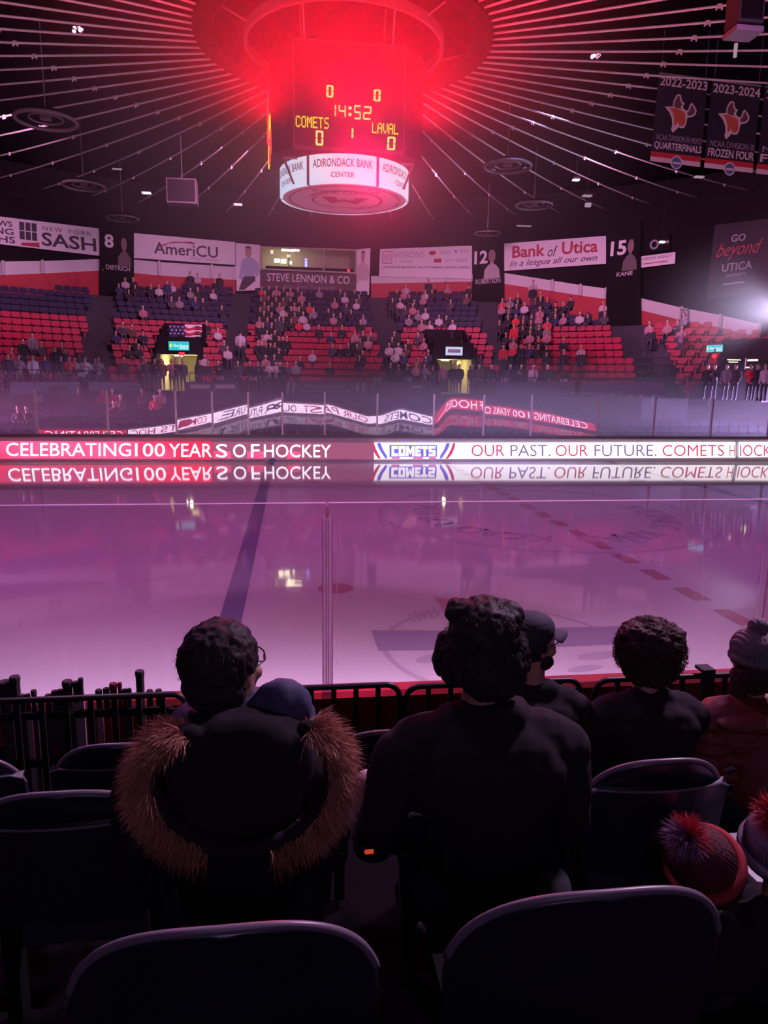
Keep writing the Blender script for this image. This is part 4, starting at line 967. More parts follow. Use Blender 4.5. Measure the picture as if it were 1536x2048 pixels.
def screen(x0, x1, y0a, y0b, y1a, y1b, m, label, name='message_screen'):
    P = Panel((x0, y0a), (x1, y0b), (x1, y1b), (x0, y1a), onY(YF)); o = empty(name, P.p(.5, 1), label, 'LED screen', 'message screens on the far boards')
    P.slab('display', m, o, .03, 12, .03); c = P.p(.5, .5, .02)
    return P, o
P, o = screen(-80, 423, 882, 883.5, 917, 918, LRED, 'red half of the far message screen reading celebrating 100 years')
def ledtext(P, o, tx, x0, x1, y0, y1, m, bold=.003, space=1.0):
    a = P.inv(x0, (y0+y1)/2); b_ = P.inv(x1, (y0+y1)/2); h = 34.5
    P.text(tx, m, o, (a[0], (y0-883)/h, b_[0], (y1-883)/h), bold, 0, space, .045)
ledtext(P, o, 'CELEBRATING', 12, 262, 886, 912.5, LTX); ledtext(P, o, '100', 270, 330, 886.5, 913, LTX); ledtext(P, o, 'YEAR', 338, 424, 887, 913.5, LTX)
P, o = screen(425, 748, 883.5, 885.5, 918, 918.5, LDM, 'dim red part of the far message screen reading of hockey')
ledtext(P, o, 'S', 432, 455, 887.5, 914.5, LTX); ledtext(P, o, 'O', 466, 492, 887.5, 914.5, LTX); ledtext(P, o, 'F', 502, 519, 887.5, 914, LTX); ledtext(P, o, 'HOCKEY', 528, 662, 887.5, 914, LTX)
a = P.inv(425, 900)
for x0, x1 in ((427, 462), (494, 528), (575, 600)):
    u0, u1 = P.inv(x0, 900)[0], P.inv(x1, 900)[0]; P.art('lit_patch', LRED, o, BOX, (u0, .55, u1, .97), .034)
P, o = screen(748, 1471, 885.5, 884.5, 918.5, 915, LWH, 'white part of the far message screen with the block letter team logo')
def lp(pts, m, nm='logo_shape', off=.045): 
    V = [P.inv(x, y) for x, y in pts]; g = poly(V); MB().add([P.p(u, v, off) for u, v in g[0]], g[1]).build(nm, m, o)
lp([(743, 886), (748, 886), (751, 896), (757, 908), (762, 917.5), (757, 917.5), (750, 908), (745, 896)], LRT)
lp([(754, 886), (761, 886), (766, 899), (774, 912), (774, 917.5), (771, 917.5), (763, 906), (757, 896)], LBL)
lp([(911, 886), (906, 886), (903, 896), (897, 908), (891, 917.5), (896, 917.5), (904, 908), (909, 896)], LRT)
lp([(900, 886), (893, 886), (888, 899), (880, 912), (880, 917.5), (883, 917.5), (891, 906), (897, 896)], LBL)
lp([(779, 890), (874, 890), (874, 914), (779, 914)], LBL, 'logo_box', .04)
lp([(783, 914.3), (799, 914.3), (800, 917.8), (783, 917.8)], LPK); lp([(826, 914.3), (846, 914.3), (846, 917.8), (826, 917.8)], LPK); lp([(858, 914.3), (872, 914.3), (872, 917.8), (858, 917.8)], LPK)
BLK = {'C': [[(0, 0), (1, 0), (1, .28), (.4, .28), (.4, .72), (1, .72), (1, 1), (0, 1)]], 'O': [[(0, 0), (1, 0), (1, .28), (0, .28)], [(0, .28), (.36, .28), (.36, .72), (0, .72)], [(.64, .28), (1, .28), (1, .72), (.64, .72)], [(0, .72), (1, .72), (1, 1), (0, 1)]], 'M': [[(0, 0), (.3, 0), (.5, .45), (.7, 0), (1, 0), (1, 1), (.72, 1), (.72, .5), (.5, .9), (.28, .5), (.28, 1), (0, 1)]], 'E': [[(0, 0), (1, 0), (1, .26), (.4, .26), (.4, .38), (.9, .38), (.9, .62), (.4, .62), (.4, .74), (1, .74), (1, 1), (0, 1)]], 'T': [[(0, 0), (1, 0), (1, .3), (.68, .3), (.68, 1), (.32, 1), (.32, .3), (0, .3)]], 'S': [[(0, 0), (1, 0), (1, .25), (.36, .25), (.36, .38), (1, .38), (1, 1), (0, 1), (0, .75), (.64, .75), (.64, .62), (0, .62)]]}
for x0, x1, ch in ((783, 796, 'C'), (797.5, 811, 'O'), (812.5, 829, 'M'), (830.5, 842, 'E'), (843, 856, 'T'), (857.5, 871, 'S')):
    for pts in BLK[ch]: lp([(x0+(x1-x0)*u, 892.3+20*v) for u, v in pts], LWH, 'logo_letter', .055)
def ledt2(tx, x0, x1, m, y0=889.5, y1=912.5, b=-.004): 
    a = P.inv(x0, 901); b_ = P.inv(x1, 901); P.text(tx, m, o, (a[0], a[1]-.36, b_[0], b_[1]+.36), b, 0, 1.0, .045)
ledt2('OUR', 943, 1009, LRT); ledt2('PAST.', 1021, 1101, LGT); ledt2('OUR', 1111, 1176, LRT); ledt2('FUTURE.', 1189, 1313, LGT); ledt2('COMETS', 1325, 1448, LRT); ledt2('H', 1459, 1470, LRT)
P, o = screen(1477.5, 1640, 884.3, 883.5, 914.8, 913, LWH, 'white end of the far message screen right of the dark board gap')
ledt2('IOCKEY', 1480, 1572, LRT)
m_ = MB().box((atY(545, 921, YF)[0], YF-.03, .09), (.28, .03, .12)).build('board_marker', mat('marker_blue', (.06, .08, .4), rough=.5)); tag(m_, 'small blue mark at the foot of the far boards', 'marker')

# far glass with slim posts
zg0, zg1 = 1.18, 2.98
gx = [atY(x, 860, YF)[0] for x in (-160, -40, 72, 215, 352, 425, 497, 565, 650, 755, 868, 968, 1063, 1197, 1310, 1425, 1540, 1660)]
FGL = pane_nodes(bpy.data.materials.new('far_glass'), 2.4, .015, .0, ior=1.5); FGL.use_nodes = True
PST = mat('glass_post', (.70, .62, .70), rough=.35, metal=.2)
WPX = ([atY(x, 860, YF)[0] for x in (-200, 250, 300, 400, 500, 560, 660, 740, 800, 870, 900, 1000, 1100, 1190, 1250, 1700)], [d/1260 for d in (34, 34, 28, 10, -14, -26, -22, 4, -14, 0, -28, -22, -8, 10, 40, 40)])
def warp(x): return float(np.interp(x, *WPX))                             # the sheets bow a little, tilting by a degree or so
for i in range(len(gx)-1):
    x0, x1 = gx[i]+.03, gx[i+1]-.03; nx, nz = 14, 10; vs = []; rr = random.Random(i*13+5)
    ph, am = rr.uniform(0, 6), rr.uniform(.001, .0025)
    for d in (0, .012):
        for j in range(nz+1):
            for k in range(nx+1):
                u, v = k/nx, j/nz; yy = YF+.16+d + warp(x0+(x1-x0)*u)*(v-.5)*1.8 + am*math.sin(u*PI*2+ph)+am*math.cos(v*4+ph)
                vs.append((x0+(x1-x0)*u, yy, zg0+(zg1-zg0)*v))
    fs = []; K = (nx+1)*(nz+1)
    for j in range(nz):
        for k in range(nx): a = j*(nx+1)+k; fs.append((a, a+1, a+nx+2, a+nx+1))
    g = MB().add(vs[:K], fs).build('rink_glass', FGL, None, ((x0+x1)/2, YF+.16, zg0), smooth=True)
    tag(g, 'tall clear pane above the far boards', 'glass', 'far rink glass')
p0 = None
for i, x in enumerate(gx):
    if p0 is None: p0 = o = MB().box((0, 0, .93), (.075, .08, 1.86)).box((0, -.05, .04), (.12, .05, .1)).build('glass_post', PST)
    else: o = p0.copy(); COL.objects.link(o)
    o.location = (x, YF+.16, 1.15); tag(o, 'slim pale post between panes of the far rink glass', 'post', 'posts of the far rink glass')

# lit message screens on the rink side of the near boards, seen as warped reflections in the far glass
YN = -13.12
def nscreen(x0, x1, m, parts, label):
    o = empty('message_screen', ((x0+x1)/2, YN+.06, .2), label, 'LED screen', 'message screens on the near boards')
    MB().box(((x0+x1)/2, YN+.055, .53), (x1-x0, .03, .70)).build('display', m, o)
    for tx, a, b_, mm in parts:
        V, F = text_geo(tx, .004)[:2]; MB().add([(b_-(b_-a)*u, YN+.075, .80-.54*v) for u, v in V], F).build('lettering', mm, o)
NRD = glow('bright_led_red', (1.0, .02, .08), 8.0); NWH = glow('bright_led_white', (1.0, .70, .98), 15.0); NTR = glow('bright_led_red_text', (1, .05, .18), 5.0); NTV = glow('bright_led_violet_text', (.35, .2, .6), 2.0)
nscreen(-26, -19.6, NRD, [('CELEBRATING', -25.5, -20, NWH)], 'red message screen on the rink side of the near boards at left')
nscreen(-19.4, 4.6, NWH, [('OUR PAST.', -5.8, -0.6, NTR), ('OUR FUTURE.', -12.2, -6.6, NTV), ('COMETS HOC', -19, -13, NTR), ('COMETS', .6, 4.2, NTV)], 'white message screen on the rink side of the near boards in the middle')
nscreen(4.8, 18.0, NRD, [('CELEBRATING 100 YEARS OF HOCKEY', 5.2, 17.6, NWH)], 'red message screen on the rink side of the near boards at right')
# ================================================================ spectators in the far stand
SKIN = mat('skin', (.55, .32, .25), rough=.55, var=.08); HAIRD = mat('dark_hair', (.035, .022, .02), rough=.6); TROU = mat('dark_trousers', (.05, .045, .07), rough=.8); TOPM = mat('coloured_top', (1, 1, 1), rough=.8, var=.1, scale=4, objcol=True)
def small_person(pose):
    P = []
    if pose == 'sit' or pose == 'lean' or pose == 'cap':
        f = .10 if pose == 'lean' else 0.0                                # local +Y is forward
        hip, sh = np.array((0, 0, .50)), np.array((0, .02+f, .98)); hd = np.array((0, .05+f*1.5, 1.22))
        P += [C_(hip, (0, .02+f*.5, .76), .15, .16, 2), C_((-.13, .02+f, .93), (.13, .02+f, .93), .095, .095, 2), C_((-.09, .05, .48), (-.11, .45, .50), .085, .07, 3), C_((.09, .05, .48), (.11, .45, .50), .085, .07, 3), C_((-.11, .46, .48), (-.11, .44, .08), .065, .05, 3), C_((.11, .46, .48), (.11, .44, .08), .065, .05, 3), C_((-.11, .44, .05), (-.11, .56, .04), .045, .04, 3), C_((.11, .44, .05), (.11, .56, .04), .045, .04, 3),
              C_((-.21, .02+f, .92), (-.24, .10+f, .68), .06, .05, 2), C_((-.24, .10+f, .68), (-.10, .32, .60), .05, .04, 2), C_((.21, .02+f, .92), (.24, .10+f, .68), .06, .05, 2), C_((.24, .10+f, .68), (.10, .32, .60), .05, .04, 2), E_((-.07, .35, .60), (.045, .05, .035), 0), E_((.07, .35, .60), (.045, .05, .035), 0)]
    else:
        hip = np.array((0, 0, .92)); hd = np.array((0, .03, 1.62)); f = 0
        P += [C_((0, 0, .95), (0, 0, 1.15), .14, .16, 2), C_((-.14, 0, 1.36), (.14, 0, 1.36), .09, .09, 2), C_((0, 0, 1.15), (0, 0, 1.33), .16, .15, 2), C_((-.09, 0, .88), (-.10, .02, .48), .085, .065, 3), C_((.09, 0, .88), (.10, .02, .48), .085, .065, 3), C_((-.10, .02, .48), (-.10, 0, .08), .06, .045, 3), C_((.10, .02, .48), (.10, 0, .08), .06, .045, 3), C_((-.10, -.02, .05), (-.11, .13, .04), .045, .04, 3), C_((.10, -.02, .05), (.11, .13, .04), .045, .04, 3)]
        if pose == 'stand':
            for s in (-1, 1): P += [C_((s*.22, 0, 1.36), (s*.26, .0, 1.10), .06, .05, 2), C_((s*.26, 0, 1.10), (s*.22, .10, .88), .05, .04, 2), E_((s*.22, .12, .83), (.035, .04, .055), 0)]
        else:
            for s in (-1, 1): P += [C_((s*.22, 0, 1.36), (s*.26, .10, 1.12), .06, .05, 2), C_((s*.26, .10, 1.12), (s*.07, .30, 1.22), .05, .04, 2), E_((s*.04, .33, 1.24), (.04, .035, .05), 0)]
    P += [C_(hd-np.array((0, .01, .2)), hd-np.array((0, 0, .08)), .05, .05, 0), E_(hd, (.085, .10, .12), 0), E_(hd+np.array((0, -.025, .035)), (.09, .098, .10), 1), E_(hd+np.array((0, .10, -.02)), (.02, .025, .03), 0)]
    if pose == 'cap': P += [E_(hd+np.array((0, .0, .07)), (.098, .11, .07), 2), E_(hd+np.array((0, .12, .06)), (.07, .07, .018), 2)]
    return fuse('person', P, .042, [SKIN, HAIRD, TOPM, TROU], None, (0, 0, 0), 1)
PROTO = {p: small_person(p) for p in ('sit', 'lean', 'cap', 'stand', 'hands')}
PUSED = set()
TOPC = {'black': (.02, .018, .025), 'dark grey': (.06, .055, .07), 'navy': (.03, .03, .09), 'white': (.46, .38, .44), 'pale grey': (.22, .18, .22), 'red': (.55, .03, .05), 'pink': (.36, .15, .20), 'brown': (.12, .06, .05)}
SKN = [s for s in TOPC]
def bowl(px, py, zoff=.75):
    c, d = ray(px, py); best = None
    for t_ in np.linspace(30, 75, 900):
        q = c+d*t_; r = np.hypot(*(q[:2]-CC)); i = (r-RB-ext(azim(q)))/RUN
        if i > -.6 and q[2] < rowz(i)+zoff: return q, int(max(0, min(NROW-1, round(i))))
    return None, None
npeople = 0
OCC = set()
def person_at(x, y, z, pose, colour, face, where, s=1.0, group=None):
    global npeople
    if pose not in PUSED: o = PROTO[pose]; PUSED.add(pose)
    else: o = PROTO[pose].copy(); COL.objects.link(o)
    o.location = (x, y, z); o.rotation_euler = (0, 0, face); o.scale = (s, s, s); o.color = (*TOPC[colour], 1)
    verb = {'sit': 'seated', 'lean': 'leaning', 'cap': 'in a cap', 'stand': 'standing', 'hands': 'gesturing'}[pose]
    tag(o, 'person in %s top %s %s' % (colour, verb, where), 'person', group or 'people in %s tops %s %s' % (colour, verb, where)); npeople += 1
    return o
def crowd(where, x0, x1, y0, y1, n, pal='ddddddgwrp', poses='ssslc', seed=1):
    rr = random.Random(seed*97+n); used = set(); cnt = 0; tries = 0
    cm = {'d': 'black', 'g': 'dark grey', 'n': 'navy', 'w': 'white', 'l': 'pale grey', 'r': 'red', 'p': 'pink', 'b': 'brown'}
    while cnt < n and tries < n*40:
        tries += 1; px, py = rr.uniform(x0, x1), rr.uniform(y0, y1); q, i = bowl(px, py)
        if q is None: continue
        r = rowr(i); da = .52/r; a = azim(q); k = round(a/da-.5*(i % 2)); a = (k+.5*(i % 2))*da
        if (i, k) in used or rowz(i)+.8 > zlim(a)+.5: continue
        r = rowr(i, a); x, y = r*math.sin(a), r*math.cos(a)
        if in_vom(x, y, .2): continue
        used.add((i, k)); OCC.add((i, k)); ps = {'s': 'sit', 'l': 'lean', 'c': 'cap', 't': 'stand', 'h': 'hands'}[rr.choice(poses)]
        rad = r-.10 if ps in ('sit', 'lean', 'cap') else r-.28
        person_at(CC[0]+rad*math.sin(a), CC[1]+rad*math.cos(a), rowz(i)+.0, ps, cm[rr.choice(pal)], PI-a+rr.uniform(-.25, .25), where, rr.uniform(.93, 1.05)); cnt += 1
crowd('in navy seats left below the jeweller sign', 518, 600, 588, 655, 34, 'dddddddddgnwrpb', 'sssslc', 1)
crowd('in navy seats right below the jeweller sign', 604, 735, 590, 652, 20, 'dddddddgnwprl', 'ssslc', 2)
crowd('in red seats left in the middle block', 520, 562, 655, 762, 24, 'ddddddgnwp', 'ssslct', 3)
crowd('in red seats central in the middle block', 566, 745, 655, 752, 22, 'dddddddgnwlp', 'ssslc', 4)
crowd('in navy seats under the credit union banner', 240, 465, 556, 640, 22, 'dddddddgnwwlrp', 'sssslct', 5)
crowd('in red seats left of the draped flag', 226, 300, 655, 742, 9, 'ddgbnp', 'sslc', 6)
crowd('in red seats right of the flag passage', 398, 470, 655, 740, 6, 'wdwgd', 'sslc', 7)
crowd('in navy seats under the hotel banner', 765, 945, 580, 658, 27, 'ddddddddgnwwlbp', 'sssslc', 8)
crowd('in red seats under the hotel banner', 782, 868, 660, 760, 22, 'dddddgnbpw', 'sssslc', 9)
crowd('in the packed group under the bank banner', 1004, 1110, 588, 720, 44, 'ddddddddddgnwwlpbr', 'sssslct', 10)
crowd('in navy seats right of the packed group', 1112, 1212, 606, 650, 9, 'dddgwp', 'ssslc', 11)
crowd('low in red seats below the packed group', 1110, 1190, 690, 725, 4, 'dwgl', 'sl', 12)
crowd('in red seats right of number 15', 1300, 1380, 650, 700, 6, 'dglp', 'ssh', 13)
crowd('low in the block at the left edge', 0, 200, 700, 752, 16, 'dddgnwrlp', 'ssslct', 14)
def row_front(where, lst):
    for px, pyfeet, pose, colour in lst:
        q = cyl(px, pyfeet, 20.85); q = cyl(px, pyfeet, 20.85+ext(azim(q))); q = cyl(px, pyfeet, 20.85+ext(azim(q))); a = azim(q)
        person_at(q[0], q[1], ZB-.0, pose, colour, PI-a, where, 1.0)
row_front('at the rail before the flag passage', [(292, 760, 'stand', 'dark grey'), (310, 760, 'hands', 'black'), (324, 760, 'stand', 'brown'), (344, 760, 'hands', 'pink'), (352, 760, 'stand', 'black'), (366, 760, 'stand', 'dark grey')])
row_front('at the rail left of the middle block', [(400, 760, 'stand', 'black'), (437, 760, 'hands', 'black'), (476, 760, 'stand', 'dark grey'), (500, 760, 'stand', 'black'), (516, 760, 'hands', 'navy'), (526, 760, 'stand', 'dark grey'), (538, 760, 'hands', 'white'), (552, 760, 'hands', 'white'), (562, 760, 'stand', 'black')])
row_front('at the rail before the pale sign', [(848, 760, 'hands', 'pale grey'), (886, 760, 'stand', 'pink'), (906, 760, 'stand', 'black'), (918, 760, 'stand', 'black'), (944, 760, 'stand', 'dark grey'), (958, 760, 'stand', 'brown')])
row_front('at the rail below the bank banner block', [(982, 760, 'stand', 'black'), (1020, 760, 'stand', 'navy'), (1042, 760, 'hands', 'dark grey'), (1066, 760, 'stand', 'white'), (1094, 760, 'stand', 'black')])
row_front('on the walkway at far right', [(1414, 762, 'stand', 'black'), (1428, 762, 'hands', 'dark grey'), (1452, 762, 'stand', 'pale grey'), (1470, 762, 'stand', 'dark grey'), (1500, 762, 'hands', 'red'), (1514, 762, 'stand', 'black'), (1530, 762, 'stand', 'white')])
row_front('at the rail below the leftmost block', [(18, 762, 'stand', 'black'), (40, 762, 'hands', 'pale grey'), (68, 762, 'stand', 'white'), (92, 762, 'stand', 'navy'), (124, 762, 'stand', 'black'), (140, 762, 'hands', 'red'), (172, 762, 'hands', 'white'), (198, 762, 'hands', 'pale grey')])
# someone climbing the aisle in a white sweater, and a pair on the top row
q, i = bowl(481, 690, 1.2); o = person_at(q[0], q[1], rowz(i), 'stand', 'white', -.0, 'climbing the stairs left of the middle block', 1.1, None)
# low rows behind the glass
def low_people(where, lst):
    for px, py, pose, colour in lst:
        for k in range(NL-1, -1, -1):
            y = 14.6+.85*k; q = atY(px, py, y); z = .35+.27*k
            if q[2] > z+.9 or k == 0: break
        person_at(q[0], y-.05, z, pose, colour, PI, where, 1.0)
low_people('behind the far glass at left', [(35, 785, 'sit', 'dark grey'), (75, 790, 'sit', 'pale grey'), (158, 792, 'lean', 'brown'), (205, 790, 'sit', 'red'), (226, 786, 'lean', 'red'), (242, 800, 'sit', 'brown'), (310, 795, 'sit', 'red'), (322, 793, 'lean', 'pink'), (285, 792, 'sit', 'brown'), (38, 828, 'sit', 'black'), (55, 830, 'sit', 'black'), (230, 812, 'lean', 'brown')])
for p_ in PROTO:
    if p_ not in PUSED: bpy.data.objects.remove(PROTO[p_])
# ---------------------------------------------------------------- the far seats themselves: the 285 nearest as objects, the rest as one
OCC = globals().get('OCC', set())
allseats = sorted([(s[4], 'red', SRED, s, block(s[5], s[6])) for s in spots['red']]+[(s[4], 'navy', SNAV, s, block(s[5], s[6])) for s in spots['navy']]+[(s[4], 'navy', SNAV, s, 'the low rows behind the far glass') for s in lowspots], key=lambda q: q[0])
protos = {}
for _, colour, m, s, where in allseats[:285]:
    dn = s[7] in OCC; key = (colour, dn)
    if key not in protos: o = protos[key] = far_seat('', m, dn).build('stadium_seat', m)
    else: o = protos[key].copy(); COL.objects.link(o)
    o.location = s[:3]; o.rotation_euler = (0, 0, -s[3])
    tag(o, '%s %s folding seat in %s' % ('occupied' if dn else 'empty', colour, where), 'seat', '%s %s seats in %s' % ('occupied' if dn else 'empty', colour, where))
mb = MB()
for _, colour, m, s, where in allseats[285:]:
    base = far_seat('', m, s[7] in OCC); V = np.array(base.v); c, q = math.cos(-s[3]), math.sin(-s[3])
    mb.add(np.stack([V[:, 0]*c-V[:, 1]*q+s[0], V[:, 0]*q+V[:, 1]*c+s[1], V[:, 2]+s[2]], 1), base.f, 0 if colour == 'red' else 1)
o = mb.build('stadium_seats', [SRED, SNAV]); tag(o, 'the remaining higher rows of red and navy seats in the far stand', 'seats', None, 'stuff')
# ================================================================ near boards, glass, rails
YB = -13.32
RCAP = mat('near_cap_red', (.30, .02, .03), rough=.4); NBK = mat('near_board_back', (.03, .022, .03), rough=.6); RSTR = mat('near_board_red', (.30, .03, .05), rough=.6)
proto = None
for k in range(9):
    x = -26+4.6*(k+.5)
    if proto is None:
        proto = o = MB().box((0, 0, .52), (4.59, .16, 1.04)).build('dasher_board', NBK)
        MB().box((0, 0, 1.08), (4.59, .26, .06)).build('cap_rail', RCAP, o); MB().box((0, -.085, .93), (4.59, .02, .22)).build('red_strip', RSTR, o)
        MB().box((0, .085, .5), (4.59, .02, 1.0)).build('rink_face', BRD, o)
    else: o = copy_tree(proto)
    o.location = (x, YB+.02, 0); tag(o, 'near rink board with a red cap just beyond the black rails', 'rink board', 'near rink boards')
NGL = pane_nodes(bpy.data.materials.new('near_glass'), .8, .012, .0, (.85, .7, .85), True)
EDG = pane_nodes(bpy.data.materials.new('glass_edge'), .8, .85, .05, (.95, .78, .95)); SPL = pane_nodes(bpy.data.materials.new('splice_strip'), .8, .6, .05, (.75, .62, .85))
za, zb_ = 1.10, 2.64
xj = [-14.0, -10.3, -6.57, -2.95, .7]
def clear_edge(x0, x1, y, z): return None
for i, (x0, x1) in enumerate(zip(xj[:-1], xj[1:])):
    o = empty('rink_glass', ((x0+x1)/2, YB, za), 'scratched clear pane on the near boards, ' + ['far left one out of view', 'the one at the left of the upright joint', 'the one at the right of the upright joint', 'the one at the right edge'][i], 'glass', 'near rink glass')
    MB().box(((x0+x1)/2, YB, (za+zb_)/2), (x1-x0-.02, .012, zb_-za)).build('sheet', NGL, o)
    MB().box(((x0+x1)/2, YB, zb_+.003), (x1-x0-.02, .014, .007)).build('top_edge', EDG, o)
STR = pane_nodes(bpy.data.materials.new('water_mark'), 0, .28, 0, (.95, .8, .95)); 
for px, y0, y1, wv in ((909, 1020, 1205, 1), (1006, 1020, 1150, 5), (1140, 1010, 1165, -7), (1408, 1000, 1250, -4), (682, 1035, 1160, -5), (672, 1060, 1330, 4), (1144, 1018, 1060, 0)):
    mb = MB(); n = 14; vs = []
    for k in range(n+1):
        v = k/n; c = atY(px+wv*v*.6+1.3*math.sin(v*7+px), y0+(y1-y0)*v, YB-.012); hw = .0034*(1-.5*v)+.001*math.sin(k*2.3)
        vs += [c-np.array((hw, 0, 0)), c+np.array((hw, 0, 0))]
    pn = [o for o in COL.objects if o.name.startswith('rink_glass') and o.type == 'EMPTY']
    pr = min(pn, key=lambda o: abs(o.location.x-vs[0][0])) 
    mb.add(vs, [(2*k, 2*k+1, 2*k+3, 2*k+2) for k in range(n)]).build('water_streak', STR, pr)
SCR = pane_nodes(bpy.data.materials.new('scratch_mark'), 0, .30, 0, (.95, .8, .95))
rs = random.Random(11)
pnl = [o for o in COL.objects if o.name.startswith('rink_glass') and o.type == 'EMPTY']
mbs = {}
def scratch(px, py, L, ang, curve, wd=.0016):
    pts = []
    for k in range(7):
        t_ = k/6; a = ang+curve*(t_-.5); pts.append((px+L*t_*math.cos(a), py+L*t_*math.sin(a)))
    W = [atY(x, y, YB-.013) for x, y in pts]; pr = min(pnl, key=lambda o: abs(o.location.x-W[0][0])); mb = mbs.setdefault(pr.name, MB()); vs = []
    for k, q in enumerate(W):
        d = W[min(k+1, 6)]-W[max(k-1, 0)]; n = np.array((-d[2], 0, d[0])); n /= np.linalg.norm(n)+1e-9; h = wd*(1-abs(k-3)/3.6); vs += [q-n*h, q+n*h]
    mb.add(vs, [(2*k, 2*k+1, 2*k+3, 2*k+2) for k in range(6)])
for a in ((180, 1094, 30, -.3, 1.6), (210, 1096, 22, 1.2, .5), (525, 1137, 25, 1.1, -.9), (330, 1145, 14, .4, .3), (110, 1193, 22, .8, .2), (40, 1240, 16, 1.4, .5), (425, 1100, 18, 2.2, .2), (436, 1075, 16, 2.1, .1), (597, 1150, 30, 0, .1), (485, 1101, 10, .4, 0), (340, 1190, 60, 2.05, .2), (310, 1260, 20, 2.2, 0), (205, 1025, 14, .2, 1), (155, 1090, 10, .3, .5)): scratch(*a)
for k in range(150):
    scratch(rs.uniform(0, 1536), rs.uniform(1030, 1340), rs.uniform(2, 9), rs.uniform(0, PI), rs.uniform(-1, 1), .0012)
for nm, mb in mbs.items():
    o = mb.build('scratches', SCR, bpy.data.objects[nm]); o['kind'] = 'stuff'
# upright joint between the two panes
c = atY(655, 1200, YB); jx = c[0]
o = empty('glass_joint', (jx, YB, za), 'upright clear splice joining the two near panes left of the middle', 'glass joint')
JM = pane_nodes(bpy.data.materials.new('clear_splice'), .8, .22, .05, (.72, .64, .80))
MB().box((jx, YB-.008, (za-.35+2.53)/2), (.078, .008, 2.53-za+.35)).build('splice_plate', JM, o); MB().box((jx, YB+.012, (za+2.53)/2), (.078, .008, 2.53-za)).build('splice_plate', JM, o)
for dx in (-.038, .038): MB().box((jx+dx, YB-.008, (za-.35+2.53)/2), (.006, .014, 2.53-za+.35)).build('splice_edge', EDG, o)
for dx in (-.011, .004): MB().box((jx+dx, YB-.014, (za-.35+zb_)/2), (.006, .012, zb_-za+.35)).build('pane_edge', SPL, o)
MB().box((jx-.003, YB-.014, (2.53+zb_)/2), (.016, .012, zb_-2.53)).build('pane_edge', EDG, o)
c = atY(1532, 1200, YB)
o = empty('glass_joint', (c[0], YB, za), 'upright clear splice of the near glass at the right edge', 'glass joint')
MB().box((c[0]+.02, YB-.008, (za-.1+2.53)/2), (.078, .008, 2.53-za)).build('splice_plate', JM, o); MB().box((c[0]-.02, YB-.008, (za-.1+2.53)/2), (.006, .014, 2.53-za)).build('splice_edge', EDG, o)

# rows of near floor
NF = [(-19.6, -18.28, 2.33), (-18.28, -17.5, 2.03), (-17.5, -16.75, 1.73), (-16.75, -15.95, 1.43), (-15.95, -15.1, 1.10), (-15.1, -13.45, .60)]
mb = MB()
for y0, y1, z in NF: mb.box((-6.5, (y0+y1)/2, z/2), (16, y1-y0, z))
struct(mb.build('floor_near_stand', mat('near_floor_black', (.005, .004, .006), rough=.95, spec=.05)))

# black rails
YR = -14.45
def rail(x0, x1, xt, nbar, px_label):
    zt = xt; o = empty('crowd_rail', ((x0+x1)/2, YR, .62), px_label, 'railing', 'black rails before the near boards')
    r = .09; fr = []
    for c, a0 in (((x0+r, zt-r), PI), ((x1-r, zt-r), PI/2)):
        for k in range(7): a = a0-k*PI/12; fr.append((c[0]+r*math.cos(a), YR, c[1]+r*math.sin(a)))
    pts = [(x0, YR, .62)]+fr+[(x1, YR, .62)]
    MB().tube(pts, .019, 8).build('frame', BLACK, o, smooth=True)
    MB().tube([(x0, YR, .85), (x1, YR, .85)], .016, 6).build('bottom_bar', BLACK, o)
    for k in range(1, nbar+1):
        x = x0+(x1-x0)*k/(nbar+1); MB().box((x, YR, (zt+.85)/2), (.032, .02, zt-.85)).build('bar', BLACK, o)
def rx(px, py): return atY(px, py, YR)[0]
rail(rx(-70, 1390), rx(372, 1384), 1.66, 8, 'black rail with rounded corners at the far left before the stick rack')
rail(rx(392, 1372), rx(800, 1372), 1.665, 8, 'black rail between the parka wearer and the dark-jacketed person')
rail(rx(812, 1366), rx(1162, 1362), 1.645, 7, 'black rail behind the dark-jacketed person and the person in a cap')
rail(rx(1192, 1352), rx(1492, 1348), 1.635, 6, 'black rail behind the curly-haired person')
b_ = atY(1415, 1345, YR-.05)
o = MB().box((b_[0], YR-.06, b_[2]-.10), (.085, .03, .22)).box((b_[0], YR-.02, b_[2]+.015), (.09, .10, .02)).build('rail_strap', mat('dark_cloth', (.02, .017, .024), rough=.85), None, tuple(b_)); tag(o, 'dark strap folded over the rail right of the curly-haired person', 'strap')

# hockey sticks standing in a rack behind the left rail
SHAFT = mat('stick_shaft', (.10, .07, .08), rough=.4, var=.3); SHW = mat('stick_white', (.55, .45, .50), rough=.4); SHR = mat('stick_red', (.32, .03, .05), rough=.4); TAPE = mat('stick_tape', (.05, .04, .05), rough=.8); TAPER = mat('stick_tape_red', (.22, .03, .05), rough=.8)
YS = -13.85
rk = atY(170, 1450, YS); z0 = .62
o = empty('stick_rack', (rk[0], YS, z0), 'dark stick rack behind the black rail at left', 'rack')
xa, xb = atY(-60, 1400, YS)[0], atY(345, 1400, YS)[0]
for z in (.95, 1.30): MB().box(((xa+xb)/2, YS-.05, z), (xb-xa, .03, .05)).build('cross_bar', BLACK, o)
for x in (xa, (xa+xb)/2, xb): MB().box((x, YS-.07, (z0+1.32)/2), (.04, .03, 1.32-z0)).build('upright', BLACK, o)
MB().box(((xa+xb)/2, YS+.02, z0+.02), (xb-xa, .2, .04)).build('tray', BLACK, o)
